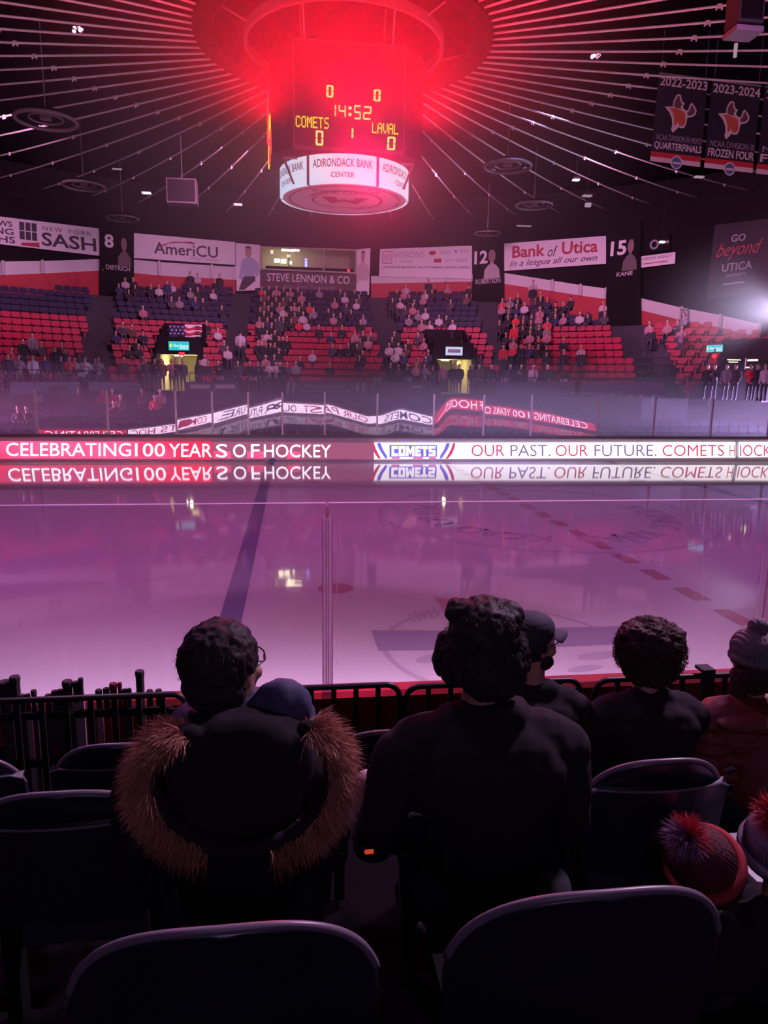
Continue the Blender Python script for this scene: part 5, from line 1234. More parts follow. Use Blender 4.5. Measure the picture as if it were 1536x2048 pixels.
STK = [(8, 1362, 24, 'd', 'd'), (29, 1352, 20, 'w', 'd'), (44, 1389, 11, 'd', 'd'), (55, 1388, 10, 'w', 'd'), (67, 1380, 11, 'd', 'd'), (96, 1389, 13, 'd', 'd'), (109, 1381, 13, 'd', 'd'), (120, 1379, 11, 'd', 'd'), (134, 1361, 20, 'd', 'd'), (151, 1363, 13, 'w', 'd'), (161, 1356, 10, 'w', 'd'), (197, 1379, 13, 'w', 'd'), (212, 1376, 13, 'r', 'd'), (226, 1366, 15, 'r', 'r'), (239, 1365, 9, 'r', 'r'), (249, 1378, 10, 'd', 'd'), (258, 1377, 9, 'd', 'd'), (279, 1341, 18, 'w', 'd'), (299, 1380, 13, 'd', 'd'), (317, 1379, 13, 'w', 'd')]
words_ = ['leftmost', 'second from the left', 'third from the left', 'fourth from the left', 'fifth from the left', 'sixth from the left', 'seventh from the left', 'eighth from the left', 'ninth from the left', 'tenth from the left', 'eleventh from the left', 'twelfth from the left', 'thirteenth from the left', 'fourteenth from the left', 'fifteenth from the left', 'fourth from the right end', 'third from the right', 'tallest of the right group', 'second from the right', 'rightmost']
for (px, py, wd, ms, mt), wn in zip(STK, words_):
    c = atY(px, py, YS); w_ = wd*5.15/FPX
    o = empty('hockey_stick', (c[0], YS, z0), 'hockey stick with a taped butt end, %s in the rack' % wn, 'hockey stick', 'hockey sticks in the rack at left')
    zt = c[2]; hk = .13
    MB().box((c[0], YS, (z0+.05+zt-hk)/2), (w_*.8, .022, zt-hk-z0-.05)).build('shaft', {'d': SHAFT, 'w': SHW, 'r': SHR}[ms], o)
    kb = MB().tube([(c[0], YS, zt-hk-.02), (c[0], YS, zt-.05), (c[0], YS, zt-.03), (c[0], YS, zt-.008), (c[0], YS, zt)], [w_*.42, w_*.42, w_*.48, w_*.48, w_*.42], 10).build('taped_knob', TAPER if mt == 'r' else TAPE, o, smooth=False)
    MB().box((c[0], YS+.02, z0+.045), (w_*.8, .10, .07), M=Matrix.Rotation(.25, 3, 'X')).build('blade', TAPE, o)

# ================================================================ near seats
SEATM = mat('near_seat_navy', (.016, .016, .036), rough=.34, var=.1, spec=.8); SEATM.node_tree.nodes['Principled BSDF'].inputs['Coat Weight'].default_value = .6; SEATM.node_tree.nodes['Principled BSDF'].inputs['Coat Roughness'].default_value = .3; RIMM = mat('worn_rim_plastic', (.20, .16, .22), rough=.38, spec=.7, var=.15); BRKT = mat('seat_bracket', (.006, .006, .007), rough=.8, spec=.1)  # rim colour paler than the seat, painting in its highlight
def near_seat(x, y, z, label, w=.50, pan='up', yaw=0.0, ledge=True):
    """z = floor; the shell's rim stands at z+.80"""
    o = empty('stadium_seat', (x, y, z), label, 'seat', 'dark seats in the nearest rows')
    M = Matrix.Rotation(yaw, 3, 'Z')
    def W(a, b, c): v = M @ Vector((a, b+.13, 0)); return (x+v[0], y+v[1], z+c)
    H0, H1 = .40, .80; hw = w/2
    def outline(n=40):
        pts = [(-hw*.96, H0)]
        for i in range(n+1):
            t_ = PI-PI*i/n; ct, st = math.cos(t_), math.sin(t_)
            pts.append((hw*math.copysign(abs(ct)**(2/2.6), ct), .60+.20*abs(st)**(2/2.0)))
        return pts+[(hw*.96, H0)]
    def yy(a, c): return -.05+ -.10*(c-.5) + .055*(1-(a/hw)**2)*-1
    out = outline(); n = len(out); th = .014
    vs = []
    ins = [((a)*.955, H0+(c-H0)*.975) for a, c in out]
    # closed shell: back face, rounded rim, front face
    rings = [[W(a, yy(a, c), c) for a, c in ins], [W(a, yy(a, c)+.003, c) for a, c in out], [W(a, yy(a, c)+th, c) for a, c in out], [W(a, yy(a, c)+th+.003, c) for a, c in ins]]
    mb = MB(); V = [p for r_ in rings for p in r_]; F = []
    for k in range(3): F += [(k*n+i, k*n+(i+1) % n, (k+1)*n+(i+1) % n, (k+1)*n+i) for i in range(n)]
    cB = len(V)
    def inner(r_): 
        pts = []
        return pts
    # fill both faces with strips across
    half = n//2
    for base in (0, 3*n):
        for i in range(half-1):
            a_, b_ = base+i, base+n-1-i; c_, d_ = base+i+1, base+n-2-i
            if c_ == d_: F.append((a_, c_, b_))
            elif c_ < d_: F.append((a_, c_, d_, b_) if base else (a_, b_, d_, c_))
    mb.add(V, F); back = mb.build('backrest', SEATM, o, smooth=True)
    rim = MB().tube([W(a, yy(a, c)+th/2, c+.002) for a, c in out[4:-4]], .0075, 8).build('rim', RIMM, back, smooth=True)  # pale tube stands for the light caught along the top edge
    if ledge:
        mb = MB(); lw = hw*.99; us = np.linspace(-1, 1, 15); top = [.705+.012*(1-u*u) for u in us]
        P = [W(lw*u, yy(lw*u, t_)-.022, t_-.016 if abs(u) > .95 else t_) for u, t_ in zip(us, top)]+[W(lw*u, yy(lw*u, t_)+.004, t_) for u, t_ in zip(us, top)]+[W(lw*.96*u, yy(lw*u, .42)-.022, .42) for u in us]
        k = 15; mb.add(P, [(i, i+1, k+i+1, k+i) for i in range(14)]+[(i+1, i, 2*k+i, 2*k+i+1) for i in range(14)]); sh_ = mb.build('back_shell', SEATM, back, smooth=False); MB().tube(P[:15], .0035, 6).build('shell_edge', RIMM, sh_)  # same painted highlight along the ledge
    mb = MB()
    if pan == 'up': mb.box(W(0, .05, .38), (w*.66, .05, .24), M=M @ Matrix.Rotation(-.2, 3, 'X'))
    else: mb.box(W(0, .20, .43), (w*.88, .40, .05), M=M)
    mb.build('seat_pan', SEATM, o)
    for s in (-1, 1): MB().box(W(s*hw*.8, .03, .22), (.04, .06, .44), M=M).box(W(s*hw*.8, .06, .42), (.04, .22, .05), M=M).build('leg', BRKT, o)
    return o
FA, FB, FC, FD = 2.03, 1.73, 1.43, 1.10
near_seat(-6.945, -17.70, FA-.09, 'dark seat back in the nearest row at lower left', .50, 'up', .0, False)
near_seat(-6.335, -17.70, FA-.082, 'dark seat back in the nearest row at lower right', .50, 'up', .0, False)
near_seat(-7.42, -16.95, FB, 'empty dark seat left of the fur-hooded parka', .50)
near_seat(-6.965, -16.92, FB-.06, 'dark seat under the fur-hooded parka', .48, 'down')
near_seat(-6.30, -16.92, FB-.06, 'dark seat under the person in the high-collared jacket', .48, 'down')
near_seat(-5.755, -16.86, FB-.06, 'empty dark seat before the curly-haired person', .46)
near_seat(-8.02, -16.28, FC+.06, 'dark seat with a rounded corner cut by the left edge', .50)
near_seat(-7.47, -16.2, FC+.03, 'dark seat seen between the left edge and the fur hood', .48)
near_seat(-6.48, -16.2, FC+.03, 'dark seat seen between the fur hood and the high-collared jacket', .44)
near_seat(-5.83, -16.05, FC-.09, 'dark seat under the person in a cap', .46, 'down')
near_seat(-5.37, -16.05, FC-.09, 'dark seat under the curly-haired person', .46, 'down')
near_seat(-4.90, -16.15, FC-.22, 'dark seat under the person in the red quilted coat', .46, 'down')
near_seat(-5.20, -17.00, FB-.25, 'dark seat under the child in the red pompom hat', .40, 'down')
c = atY(738, 1703, -17.06)
o = empty('seat_lamp', c, 'small glowing orange marker low between the two nearest people', 'lamp')
MB().box(tuple(c), (.022, .008, .009)).build('lens', glow('orange_marker', (1, .10, .025), .5), o); MB().box((c[0]+.05, c[1]+.008, c[2]-.004), (.14, .012, .022)).build('bracket', mat('matt_black', (.006, .006, .007), rough=.95, spec=.05), o)
c = atY(290, 1690, -17.12)
# ================================================================ people in the nearest rows, seen from behind
JK1 = mat('parka_cloth', (.022, .018, .024), rough=.9, spec=.12, var=.2, bump=.15, bscale=60); JK2 = mat('jacket_cloth', (.026, .020, .028), rough=.9, spec=.15, var=.2, bump=.12, bscale=50)
JK3 = mat('dark_blue_cloth', (.07, .075, .15), rough=.7, spec=.3, var=.2); JKR = mat('red_quilt', (.17, .025, .03), rough=.6, var=.2); TR2 = mat('near_trousers', (.03, .028, .04), rough=.85); SHOE = mat('shoe_leather', (.03, .025, .025), rough=.5)
FSK = mat('face_skin', (.48, .26, .20), rough=.5, var=.06); HB = mat('black_hair', (.034, .022, .028), rough=.6, spec=.2, var=.2); HBR = mat('brown_hair', (.060, .028, .028), rough=.65, spec=.2, var=.25); EYE = mat('eye_white', (.7, .66, .62), rough=.2); IRIS = mat('eye_dark', (.03, .02, .015), rough=.2)
def V3(*a): return np.array(a, float)
def frame(yaw): return V3(math.sin(yaw), math.cos(yaw), 0), V3(math.cos(yaw), -math.sin(yaw), 0)   # forward, right
UP = V3(0, 0, 1)
def head_prims(H, yaw, s=1.0, tilt=0.0):
    f, r = frame(yaw); u = UP*math.cos(tilt)-f*math.sin(tilt)*0
    R = np.stack([r, f, UP], 1); M = Matrix(R.tolist())
    def q(a, b, c): return H+s*(r*a+f*b+UP*c)
    P = [E_(q(0, -.012, .02), V3(.077, .095, .098)*s, 0, M), E_(q(0, .028, -.045), V3(.062, .066, .07)*s, 0, M), E_(q(0, .052, -.088), V3(.03, .03, .026)*s, 0, M), C_(q(0, .085, .0), q(0, .107, -.035), .011*s, .016*s), C_(q(-.035, .078, .022), q(.035, .078, .022), .012*s, .012*s),
         C_(q(-.020, .083, -.068), q(.020, .083, -.068), .010*s, .010*s), E_(q(-.042, .066, -.03), V3(.024, .02, .02)*s, 0, M), E_(q(.042, .066, -.03), V3(.024, .02, .02)*s, 0, M)]
    for sx in (-1, 1): P += [E_(q(sx*.080, -.008, -.012), V3(.010, .020, .032)*s, 0, M)]
    return P, q, M
def hand_prims(w, d, palm_dn, side, s=1.0):
    """wrist w, hand direction d, palm normal palm_dn, side = +1 when the thumb lies to the +cross side"""
    d = d/np.linalg.norm(d); n = palm_dn-d*(palm_dn@d); n /= np.linalg.norm(n); x = np.cross(d, n)*side
    P = [C_(w, w+d*.03*s, .024*s, .026*s), E_(w+d*.055*s, V3(.042, .048, .016)*s, 0, Matrix(np.stack([x, d, n], 1).tolist()))]
    for k, (o_, L) in enumerate(((.030, .070), (.010, .080), (-.010, .075), (-.029, .058))):
        b = w+d*.092*s+x*o_*s; m = b+(d*.8+n*.25)*L*.5*s; e = m+(d*.5+n*.6)*L*.45*s
        P += [C_(b-d*.03*s, b, .0095*s, .0092*s), C_(b, m, .0092*s, .0084*s), C_(m, e, .0084*s, .0072*s)]
    b = w+d*.025*s+x*.030*s; m = b+(d*.55+x*.75)*.035*s; e = m+(d*.9+x*.2+n*.25)*.034*s
    P += [C_(b, m, .012*s, .0105*s), C_(m, e, .0105*s, .0085*s)]
    return P
def sitter(name_label, base, H, yaw, jacket, sw=.20, s=1.0, lean=0.0, trous=None, arms=None, bulk=1.0, group='people in the nearest rows', collar=None):
    """base = (x, y, floor z); H = head centre. Body, jacket, trousers, two shoes and eyes; arms rest on the lap"""
    root = empty('person', base, name_label, 'person', group)
    X, Y, Z = base; H = np.array(H, float); hip = V3(X, Y, Z+.50*s+.0); neck = H-V3(0, .012, .13*s)
    sh = neck-V3(0, .02, .075*s); chest = hip*.38+sh*.62+V3(0, .02, 0)*s; belly = hip*.7+sh*.3+V3(0, .02, 0)
    P, q, M = head_prims(H, yaw, s)
    B = P+[C_(neck-V3(0, 0, .06*s), H-V3(0, .012, .05*s), .056*s, .052*s)]
    T = [C_(hip, belly, .15*s*bulk, .15*s*bulk, 0), C_(belly, chest, .15*s*bulk, .145*s*bulk), C_(sh+V3(-sw*.72, 0, -.06*s), sh+V3(sw*.72, 0, -.06*s), .085*s*bulk, .085*s*bulk), C_(sh+V3(-sw*.4, -.01, -.11*s), sh+V3(sw*.4, -.01, -.11*s), .125*s*bulk, .125*s*bulk), C_(sh+V3(-.06*s, 0, -.0), sh+V3(.06*s, 0, -.0), .062*s, .062*s)]
    LEG, AR = [], []
    Hn = []
    for sx in (-1, 1):
        hp = hip+V3(sx*.09*s, .04, -.01); kn = hip+V3(sx*.13*s, .46*s, .03); an = V3(kn[0], kn[1]-.02, Z+.09)
        LEG += [C_(hp, kn, .085*s, .065*s), C_(kn, an, .062*s, .045*s)]
        S0 = sh+V3(sx*sw, 0, -.075*s); El = S0+V3(sx*.055*s, .06*s, -.27*s); Wr = hip+V3(sx*.085*s, .30*s, .13*s)
        AR += [C_(S0, El, .066*s*bulk, .056*s*bulk), C_(El, Wr, .054*s*bulk, .040*s*bulk)]
        dr = V3(-sx*.35, .9, -.12); Hn += hand_prims(Wr, dr, V3(0, .1, -1), -sx, s)
    thin = lambda L, k: [(p[0], p[1], p[2], p[3]*k, p[4]*k, p[5]) if p[0] == 'c' else p for p in L]
    body = fuse('body', B+thin(T, .86)+thin(AR, .74)+Hn+thin(LEG, .80), .0075, FSK, root, (0, 0, 0), 2)
    for sx in (-1, 1):
        e = MB().ell(q(sx*.031, .073, .008), (.0125*s,)*3, 12).build('eye', EYE, body, smooth=True); MB().ell(q(sx*.031, .083, .008), (.0055*s,)*3, 8).build('iris', IRIS, e)
    def wrinkle(p): v = Vector(p); return .006*noise.noise(v*9)+.004*noise.noise(v*21)
    J = list(T)+list(AR)+([] if collar is None else collar(neck, sh))
    jk = fuse('jacket', J, .009, jacket, root, (0, 0, 0), 2, wrinkle)
    tr = fuse('trousers', LEG+[C_(hip-V3(.08*s, 0, .02), hip+V3(.08*s, 0, -.02), .13*s, .13*s)], .012, trous or TR2, root, (0, 0, 0), 2, wrinkle)
    for sx in (-1, 1):
        kn = hip+V3(sx*.13*s, .46*s, .03); fuse('shoe', [C_(V3(kn[0], kn[1]-.05, Z+.045), V3(kn[0], kn[1]+.13*s, Z+.04), .045, .042)], .012, SHOE, root, (0, 0, 0), 1)
    return root, body, jk, q, M, neck, sh, hip
def hair_shell(root, prims, mtl, amp=.004, fr=38, name='hair', voxel=.006):
    def d(p): v = Vector(p); return amp*noise.noise(v*fr)+amp*.8*noise.noise(v*fr*2.3)+amp*.9*noise.noise(Vector((v.x*fr*1.6, v.y*fr*1.6, v.z*fr*.25)))
    return fuse(name, prims, voxel, mtl, root, (0, 0, 0), 2, d)
def blades(name, m, parent, roots, dirs, length, width, seed=3, droop=.5, segs=3, jit=.35):
    rr = np.random.default_rng(seed); mb = MB()
    for p, d in zip(roots, dirs):
        d = d/np.linalg.norm(d)+rr.normal(0, jit, 3)*.6; d /= np.linalg.norm(d); L = length*rr.uniform(.55, 1.25); sd_ = np.cross(d, rr.normal(0, 1, 3)); sd_ /= np.linalg.norm(sd_)
        vs, c = [], np.array(p, float); dd = d.copy()
        for k in range(segs+1):
            w_ = width*(1-k/segs)+.0002; vs += [c-sd_*w_, c+sd_*w_]; c = c+dd*L/segs; dd = dd+V3(0, 0, -droop/segs)+rr.normal(0, .10, 3); dd /= np.linalg.norm(dd)
        mb.add(vs, [(2*k, 2*k+1, 2*k+3, 2*k+2) for k in range(segs)])
    return mb.build(name, m, parent)

# --- 1: parka with a fur-trimmed hood
H1 = V3(-7.005, -16.93, 2.845)
root, body, jk, q, M, neck, sh, hip = sitter('person in glasses and a dark parka with a brown fur-trimmed hood', (-6.97, -16.98, 1.70), H1, .62, JK1, .205, 1.0, bulk=1.08)
hd = [E_(q(0, -.022, .028), V3(.095, .104, .098), 0, M), E_(q(0, -.04, -.03), V3(.080, .075, .075), 0, M), C_(q(-.06, -.035, -.05), q(.05, -.04, -.05), .04, .04), E_(q(-.058, .0, .01), V3(.034, .06, .075), 0, M), E_(q(.06, -.015, .01), V3(.026, .055, .06), 0, M)]
hair = hair_shell(root, hd, HB, .005, 40)
Rd = np.random.default_rng(1); pts, drs = [], []
for k in range(700):
    d = Rd.normal(0, 1, 3); d /= np.linalg.norm(d)
    if d[2] < -.3: continue
    pts.append(q(0, -.022, .028)+d*V3(.088, .1, .098)*.97); drs.append(d*.5+V3(0, 0, -.7)+V3(-.2, 0, 0))
blades('hair_strands', HB, hair, pts, drs, .03, .0010, 4, .6)
# glasses
f, r_ = frame(.62)
GLM = mat('glasses_frame', (.02, .015, .02), rough=.3); LEN = pane_nodes(bpy.data.materials.new('lens'), 1.0, .12, .02, (.9, .8, 1))
gb = None
def loop(cx): return [q(cx+.027*math.cos(a)*(1+.12*math.cos(4*a)*-1), .098-.012*abs(cx+.027*math.cos(a))/.06, .008+.020*math.sin(a)) for a in np.linspace(0, 2*PI, 24, endpoint=False)]
g = MB(); 
for cx in (-.034, .034): g.tube(loop(cx), .0022, 6, closed=True)
g.tube([q(-.008, .103, .012), q(.008, .103, .012)], .002, 6)
for sx in (-1, 1): g.tube([q(sx*.062, .086, .012), q(sx*.082, .06, .012), q(sx*.086, .0, .006), q(sx*.084, -.02, -.01)], .002, 6)
gl = g.build('glasses', GLM, root, smooth=True)
for cx in (-.034, .034):
    L = loop(cx); MB().add(L, [tuple(range(24))]).build('lens', LEN, gl)
# bunched dark-blue scarf, fuller at the right
sc = [C_(q(-.09, .0, -.14), q(0, .07, -.14), .045, .05), C_(q(0, .07, -.14), q(.11, .02, -.13), .05, .06)]
N0 = neck
sc += [C_(N0+V3(-.10, .02, -.015), N0+V3(-.03, -.05, -.03), .040, .050), C_(N0+V3(-.03, -.05, -.03), N0+V3(.075, -.04, .0), .05, .060), C_(N0+V3(.075, -.04, .0), N0+V3(.125, .02, -.01), .062, .055), E_(atY(562, 1418, -16.99), V3(.082, .06, .080)), E_(atY(600, 1440, -16.97), V3(.045, .05, .05)), E_(atY(540, 1450, -17.02), V3(.07, .05, .05)), C_(N0+V3(.125, .02, -.01), N0+V3(.03, .11, -.02), .05, .05), C_(N0+V3(-.10, .02, -.015), N0+V3(.03, .11, -.02), .04, .05)]
fuse('scarf', sc, .007, JK3, root, (0, 0, 0), 2, lambda p: .006*noise.noise(Vector(p)*22)+.006*noise.noise(Vector((p[0]*30, p[1]*30, p[2]*8))))
# hood lying on the back and its fur edge
HPX = [(378, 1466), (330, 1490), (303, 1540), (306, 1592), (340, 1645), (400, 1684), (480, 1700), (560, 1686), (625, 1642), (658, 1588), (664, 1532), (648, 1482), (612, 1456)]
HW = [atY(x, y, -17.11-.05*math.sin(PI*k/12)) for k, (x, y) in enumerate(HPX)]
hx, hy = -6.965, -17.13
hcz = float(np.mean([p[2] for p in HW]))
def hoodpt(a):
    t_ = (a+1)*6; i = int(min(11, max(0, math.floor(t_)))); fr = t_-i; p0, p1, p2, p3 = (HW[max(0, min(12, j))] for j in (i-1, i, i+1, i+2))
    return .5*(2*p1+(p2-p0)*fr+(2*p0-5*p1+4*p2-p3)*fr*fr+(3*p1-p0-3*p2+p3)*fr**3)
hp = [E_(V3(hx, hy+.06, hcz+.02), V3(.185, .075, .13)), E_(V3(hx, hy+.04, hcz-.03), V3(.15, .07, .11)), E_(V3(hx, hy+.09, hcz+.09), V3(.16, .07, .06))]
for a in np.linspace(-1, .95, 20): hp.append(C_(hoodpt(a), hoodpt(a+.05), .024, .024))
hood = fuse('hood', hp, .008, JK1, root, (0, 0, 0), 2, lambda p: .006*noise.noise(Vector(p)*14))
FUR = mat('brown_fur', (.50, .22, .15), rough=.7, var=.6, scale=16)
pts, drs = [], []
for k in range(13000):
    a = Rd.uniform(.12, 1.0)*Rd.choice([-1, 1])
    if Rd.uniform() > (abs(a)-.08)/.22: continue
    c = hoodpt(a); cx = V3(hx, hy, hcz+.03)
    o_ = c-cx; o_[1] = 0; o_ /= np.linalg.norm(o_)+1e-9; ang = Rd.uniform(-1.9, 1.9)
    n = o_*math.cos(ang)+V3(0, -1, 0)*math.sin(ang); pts.append(c+n*.021); drs.append(n*.8+o_*.55+V3(0, -.25, -.25))
blades('fur_trim', FUR, hood, pts, drs, .056, .0010, 5, .7, 3, .45)
# pale folded collar edges
COLM = mat('collar_lining', (.35, .24, .30), rough=.7)
MB().tube([N0+V3(-.125, -.03, .02), N0+V3(-.15, -.055, -.015), N0+V3(-.155, -.07, -.06), N0+V3(-.165, -.075, -.10)], [.004, .010, .008, .003], 8).build('collar_edge', COLM, jk, smooth=True)
MB().tube([N0+V3(-.12, -.04, -.02), N0+V3(-.145, -.065, -.05)], [.003, .008], 8).build('collar_edge', COLM, jk, smooth=True)
MB().tube([N0+V3(.165, -.04, -.035), N0+V3(.175, -.06, -.06), N0+V3(.185, -.065, -.09)], [.004, .010, .003], 8).build('collar_edge', COLM, jk, smooth=True)

# --- 2: high-collared jacket, chin-length dark hair
H2 = V3(-6.33, -16.90, 2.865)
def coll2(neck, sh): return [C_(neck+V3(-.085, -.0, -.055), neck+V3(-.02, -.075, -.04), .040, .042), C_(neck+V3(-.02, -.075, -.04), neck+V3(.06, -.06, -.035), .042, .042), C_(neck+V3(.06, -.06, -.035), neck+V3(.10, .02, -.06), .042, .04), C_(sh+V3(-.13, 0, -.04), neck+V3(-.05, -.02, -.05), .07, .05), C_(sh+V3(.13, 0, -.04), neck+V3(.05, -.02, -.05), .07, .05)]
root, body, jk, q, M, neck, sh, hip = sitter('person with chin-length dark hair in a dark high-collared jacket', (-6.30, -16.98, 1.68), H2, .12, JK2, .225, 1.04, bulk=1.12, collar=coll2)
hd = [E_(q(0, -.015, .035), V3(.098, .110, .100), 0, M), E_(q(0, -.045, -.03), V3(.098, .080, .085), 0, M), E_(q(.015, -.05, -.075), V3(.078, .06, .055), 0, M), E_(q(-.083, .0, -.04), V3(.034, .055, .070), 0, M), E_(q(.085, -.01, -.03), V3(.032, .06, .080), 0, M), E_(q(-.05, .0, .085), V3(.055, .06, .04), 0, M), E_(q(.045, -.01, .085), V3(.055, .06, .036), 0, M), C_(q(.07, -.03, -.06), q(.075, -.02, -.105), .035, .018), C_(q(-.02, .09, .07), q(.05, .085, .06), .025, .025)]
hair = hair_shell(root, hd, HB, .006, 30)
pts, drs = [], []
for k in range(700):
    d = Rd.normal(0, 1, 3); d /= np.linalg.norm(d)
    if d[2] < -.5: continue
    pts.append(q(0, -.02, .03)+(d*V3(.10, .11, .103))*.98); drs.append(d*.7+V3(0, 0, -.35) if d[2] < .7 else d*.45+V3(Rd.normal(), Rd.normal(), 0)*.5)
blades('hair_strands', HB, hair, pts, drs, .024, .0008, 8, 1.4)
# a loose lock of hair in front of the left ear
EAR = hair_shell(root, [E_(q(-.108, .02, -.045), V3(.022, .034, .052), 0, M), E_(q(-.098, .03, -.01), V3(.024, .03, .04), 0, M)], HB, .004, 40, 'hair_lock')
MB().tube([q(-.088, -.03, .02), q(-.088, -.035, -.02), q(-.084, -.035, -.06), q(-.075, -.03, -.085)], [.0006, .0012, .0012, .0006], 6).build('earphone_wire', mat('pale_wire', (.5, .38, .46), rough=.4), root)
# pale badge and stripes on the left sleeve, pale trouser knee
SLV = mat('sleeve_print', (.34, .27, .32), rough=.7)
S0 = sh+V3(-.225, 0, -.078); El = S0+V3(-.057, .06, -.28)
for t0, t1, wd in ((.42, .62, .014), (.68, .74, .010), (.80, .98, .009)):
    d = (El-S0); P_ = []; n = 6
    for k in range(n+1):
        c = S0+d*(t0+(t1-t0)*k/n); rad = .066*1.16*1.04
        for ang in (PI+.35-wd*8, PI+.35+wd*8): P_.append(c+V3(math.cos(ang), -math.sin(ang)*-.5, 0)*rad)
    MB().add(P_, [(2*k, 2*k+1, 2*k+3, 2*k+2) for k in range(n)]).build('sleeve_print', SLV, jk)
c = atY(737, 1566, -16.72)
o = fuse('cushion', [E_(c+V3(.0, .02, -.045), V3(.060, .05, .075)), E_(c+V3(.01, .03, -.12), V3(.075, .08, .09))], .007, mat('pale_pink_cloth', (.62, .40, .46), rough=.7), None, tuple(c)); tag(o, 'pale rounded bundle between the two nearest people', 'bundle')

# --- 3: person in a cap, face turned right
H3 = V3(-5.872, -16.0, 2.515)
root, body, jk, q, M, neck, sh, hip = sitter('person in a dark cap with the face turned to the right', (-5.83, -16.1, 1.33), H3, 1.25, JK2, .19, 1.0)
CAPM_ = mat('cap_cloth', (.035, .03, .05), rough=.8)
cap = fuse('cap', [E_(q(0, -.012, .06), V3(.088, .108, .075), 0, M), E_(q(0, -.02, .035), V3(.088, .104, .05), 0, M)], .006, CAPM_, root, (0, 0, 0), 2)
vs, fs = [], []
for j in range(6):
    for i in range(13):
        u = -1+2*i/12; v = j/5; rr_ = .085+.085*v*math.sqrt(max(0, 1-.75*u*u)); vs.append(q(.076*u*(1-.12*v), rr_*(1-.22*u*u)+.0, .046-.012*u*u*1.6-.016*v))
n0 = len(vs); vs += [p-V3(0, 0, .006) for p in vs]
for j in range(5):
    for i in range(12): a = j*13+i; fs += [(a, a+1, a+14, a+13), (n0+a, n0+a+13, n0+a+14, n0+a+1)]
for i in range(12): a = 5*13+i; fs.append((a, a+1, n0+a+1, n0+a))
for j in range(5): fs += [(j*13, j*13+13, n0+j*13+13, n0+j*13), (j*13+12, n0+j*13+12, n0+j*13+25, j*13+25)]
MB().add(vs, fs).build('visor', CAPM_, cap, smooth=True)
hair = hair_shell(root, [E_(q(0, -.045, -.01), V3(.084, .072, .07), 0, M), E_(q(-.07, -.02, -.0), V3(.02, .05, .055), 0, M), E_(q(.07, -.02, .0), V3(.02, .045, .05), 0, M)], HB, .004, 40)
hair_shell(root, [E_(q(0, .065, -.085), V3(.045, .04, .03), 0, M), E_(q(.05, .03, -.07), V3(.022, .04, .035), 0, M), E_(q(-.05, .03, -.07), V3(.022, .04, .035), 0, M)], HB, .003, 60, 'beard')
MB().tube([q(-.07, .075, .012), q(-.045, .092, .012), q(.045, .092, .012), q(.07, .075, .012), q(.085, -.0, .008)], .0022, 6).build('glasses', GLM, root)

# --- 4: big curly hair
H4 = V3(-5.37, -16.0, 2.46)
root, body, jk, q, M, neck, sh, hip = sitter('person with big round curly hair in a dark jacket', (-5.35, -16.1, 1.33), H4, .0, JK2, .205, 1.0, bulk=1.1)
def dcurl(p): v = Vector(p); return .013*noise.noise(v*32)+.009*noise.noise(v*70)
hair = fuse('hair', [E_(q(0, -.015, .03), V3(.140, .140, .118)), E_(q(0, -.03, -.05), V3(.120, .11, .085)), E_(q(-.05, -.02, .08), V3(.085, .09, .06)), E_(q(.05, -.02, .075), V3(.085, .09, .06))], .006, HBR, root, (0, 0, 0), 1, dcurl)
mb = MB()
for k in range(620):
    d = Rd.normal(0, 1, 3); d /= np.linalg.norm(d)
    if d[2] < -.62: continue
    c = q(0, -.018, .012)+d*V3(.143, .145, .135)*Rd.uniform(.93, 1.02); a1 = np.cross(d, Rd.normal(0, 1, 3)); a1 /= np.linalg.norm(a1); a2 = np.cross(d, a1); R = Rd.uniform(.006, .012)
    mb.tube([c+(a1*math.cos(t_)+d*.7*math.sin(t_))*R+a2*(t_-4)*.0022 for t_ in np.linspace(0, 9.5, 12)], .0010, 3, cap=False)
mb.build('curls', HBR, hair)
pts, drs = [], []
for k in range(2600):
    d = Rd.normal(0, 1, 3); d /= np.linalg.norm(d)
    if d[2] < -.6: continue
    pts.append(q(0, -.018, .012)+d*V3(.140, .142, .130)); drs.append(d)
blades('hair_strands', HBR, hair, pts, drs, .018, .0008, 21, .1, 3, .9)

# --- 5: red quilted coat at the right edge
H5 = V3(-4.875, -15.98, 2.40)
base5 = (-4.86, -16.1, 1.33)
root, body, jk, q, M, neck, sh, hip = sitter('person in a red quilted coat and knitted hat at the right edge', base5, H5, .1, JKR, .20, .98, bulk=1.25)
S0 = sh+V3(-.20, 0, -.075)
PUF = []
for k in range(7):
    t_ = k/6; c = S0+V3(-.05*t_, -.03-.02*t_, -.02-.30*t_); PUF.append(E_(c, V3(.105-.015*t_, .10, .042)))
for k in range(6): PUF.append(E_(sh+V3(0, -.08, -.03-.075*k), V3(.22, .09, .048)))
fuse('quilted_panels', PUF, .008, JKR, jk, (0, 0, 0), 1, lambda p: .006*noise.noise(Vector(p)*18))
fuse('knit_hat', [E_(q(0, -.01, .05), V3(.098, .112, .09), 0, M), E_(q(0, -.01, .01), V3(.103, .115, .035), 0, M), E_(q(0, -.01, .15), V3(.04, .04, .04), 0, M)], .006, mat('grey_knit', (.20, .16, .20), rough=.9), root, (0, 0, 0), 1, lambda p: .003*math.sin(p[0]*420))
hair_shell(root, [E_(q(0, -.05, -.05), V3(.09, .07, .09), 0, M), E_(q(-.07, -.03, -.10), V3(.035, .05, .08), 0, M)], HBR, .006, 40)

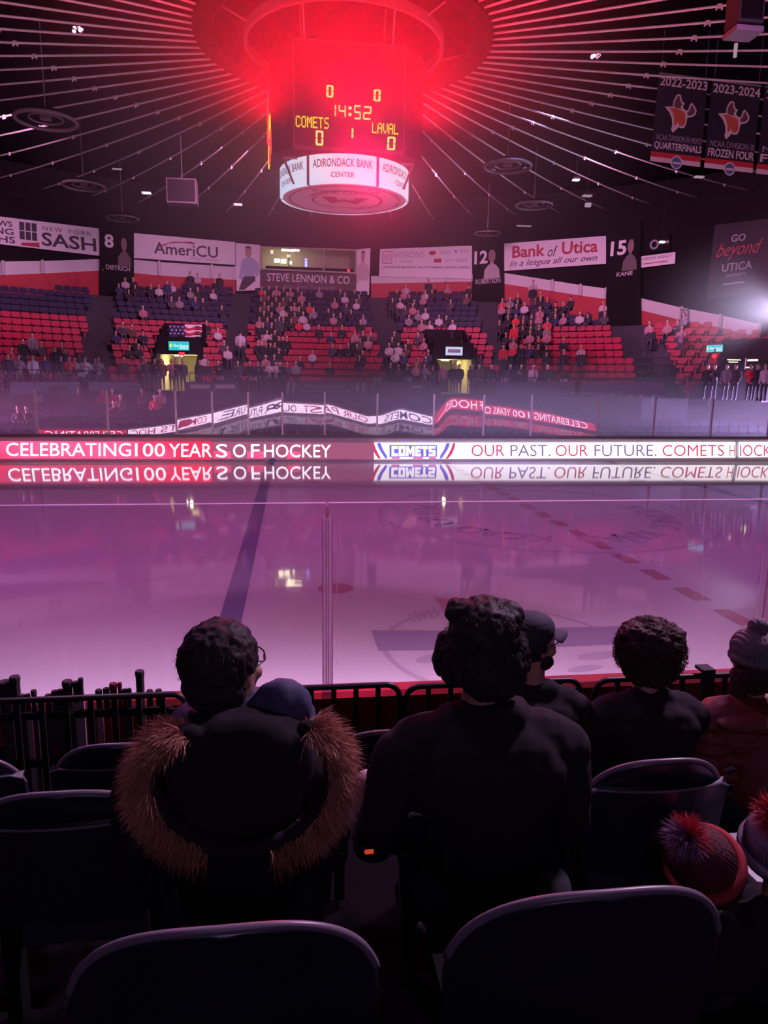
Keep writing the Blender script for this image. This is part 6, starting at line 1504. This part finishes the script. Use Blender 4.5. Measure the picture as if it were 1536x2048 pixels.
# --- 6: child in a red knitted hat with a pompom, head bowed
def bowed_child(label, base, H, tiltdir, knit, band, pom, cloth, letters=None):
    """child with head tipped; tiltdir = axis (unit) from chin to crown"""
    root, body, jk, q, M, neck, sh, hip = sitter(label, base, H, .2, cloth, .15, .78)
    k = np.array(tiltdir, float); k /= np.linalg.norm(k); a = np.cross(k, V3(0, -1, .2)); a /= np.linalg.norm(a); b = np.cross(a, k)
    R = Matrix(np.stack([a, b, k], 1).tolist())
    hc = H+V3(0, 0, .01)
    def rib(p):
        v = np.array(p)-hc; t_ = math.atan2(v@b, v@a); return .0022*math.sin(t_*46)
    hat = fuse('knit_hat', [E_(hc+k*.035, V3(.088, .098, .085), 0, R), E_(hc+k*.09, V3(.045, .045, .04), 0, R)], .005, knit, root, (0, 0, 0), 1, rib)
    ang = np.linspace(0, 2*PI, 40, endpoint=False)
    MB().tube([hc+k*.012+a*.094*math.cos(t_)+b*.103*math.sin(t_) for t_ in ang], .015, 10, closed=True).build('hat_band', band, hat, smooth=True)
    MB().tube([hc-k*.012+a*.092*math.cos(t_)+b*.101*math.sin(t_) for t_ in ang], .010, 8, closed=True).build('hat_brim', mat('knit_navy', (.03, .028, .06), rough=.9), hat, smooth=True)
    pc = hc+k*.150; pts, drs, p2, d2 = [], [], [], []
    for j in range(1500):
        d = Rd.normal(0, 1, 3); d /= np.linalg.norm(d); (pts if d@a < .1 else p2).append(pc+d*.018); (drs if d@a < .1 else d2).append(d)
    blades('pompom', pom[0], hat, pts, drs, .048, .0016, 12, .2); blades('pompom', pom[1], hat, p2, d2, .048, .0016, 13, .2)
    if letters:
        V, F = text_geo(letters, .02)[:2]; P_ = []
        for u, v in V:
            t_ = math.atan2(-1, .25)+(u-.5)*1.3; s_ = .055-.04*v+.012; rr_ = .099-.014*(.055-.04*v)/.05; P_.append(hc+k*(s_+.02)+a*rr_*math.cos(t_)+b*(rr_+.008)*math.sin(t_))
    hair_shell(root, [E_(H-k*.03+V3(0, -.02, 0), V3(.078, .085, .07), 0, R)], HBR, .004, 40)
    return root, hat, hc, k, a, b
KRD = mat('knit_red', (.40, .03, .045), rough=.9, var=.2); KDK = mat('knit_dark_red', (.09, .015, .025), rough=.9); POMR = mat('yarn_red', (.55, .06, .09), rough=.9); POML = mat('yarn_lilac', (.34, .18, .32), rough=.9); KGR = mat('knit_lilac_grey', (.26, .20, .30), rough=.9)
c6 = atY(1408, 1735, -17.02)
bowed_child('child in a dark red knitted hat with a red and lilac pompom', (c6[0]+.02, -16.95, c6[2]-.78), c6, (-.55, -.25, .75), KDK, KRD, (POML, POMR), JK1)
c7 = atY(1560, 1705, -16.98)
bowed_child('child in a grey-lilac knitted hat cut by the right edge', (c7[0]+.02, -16.93, c7[2]-.78), c7, (-.35, -.2, .85), KGR, KGR, (POMR, POMR), JK1)
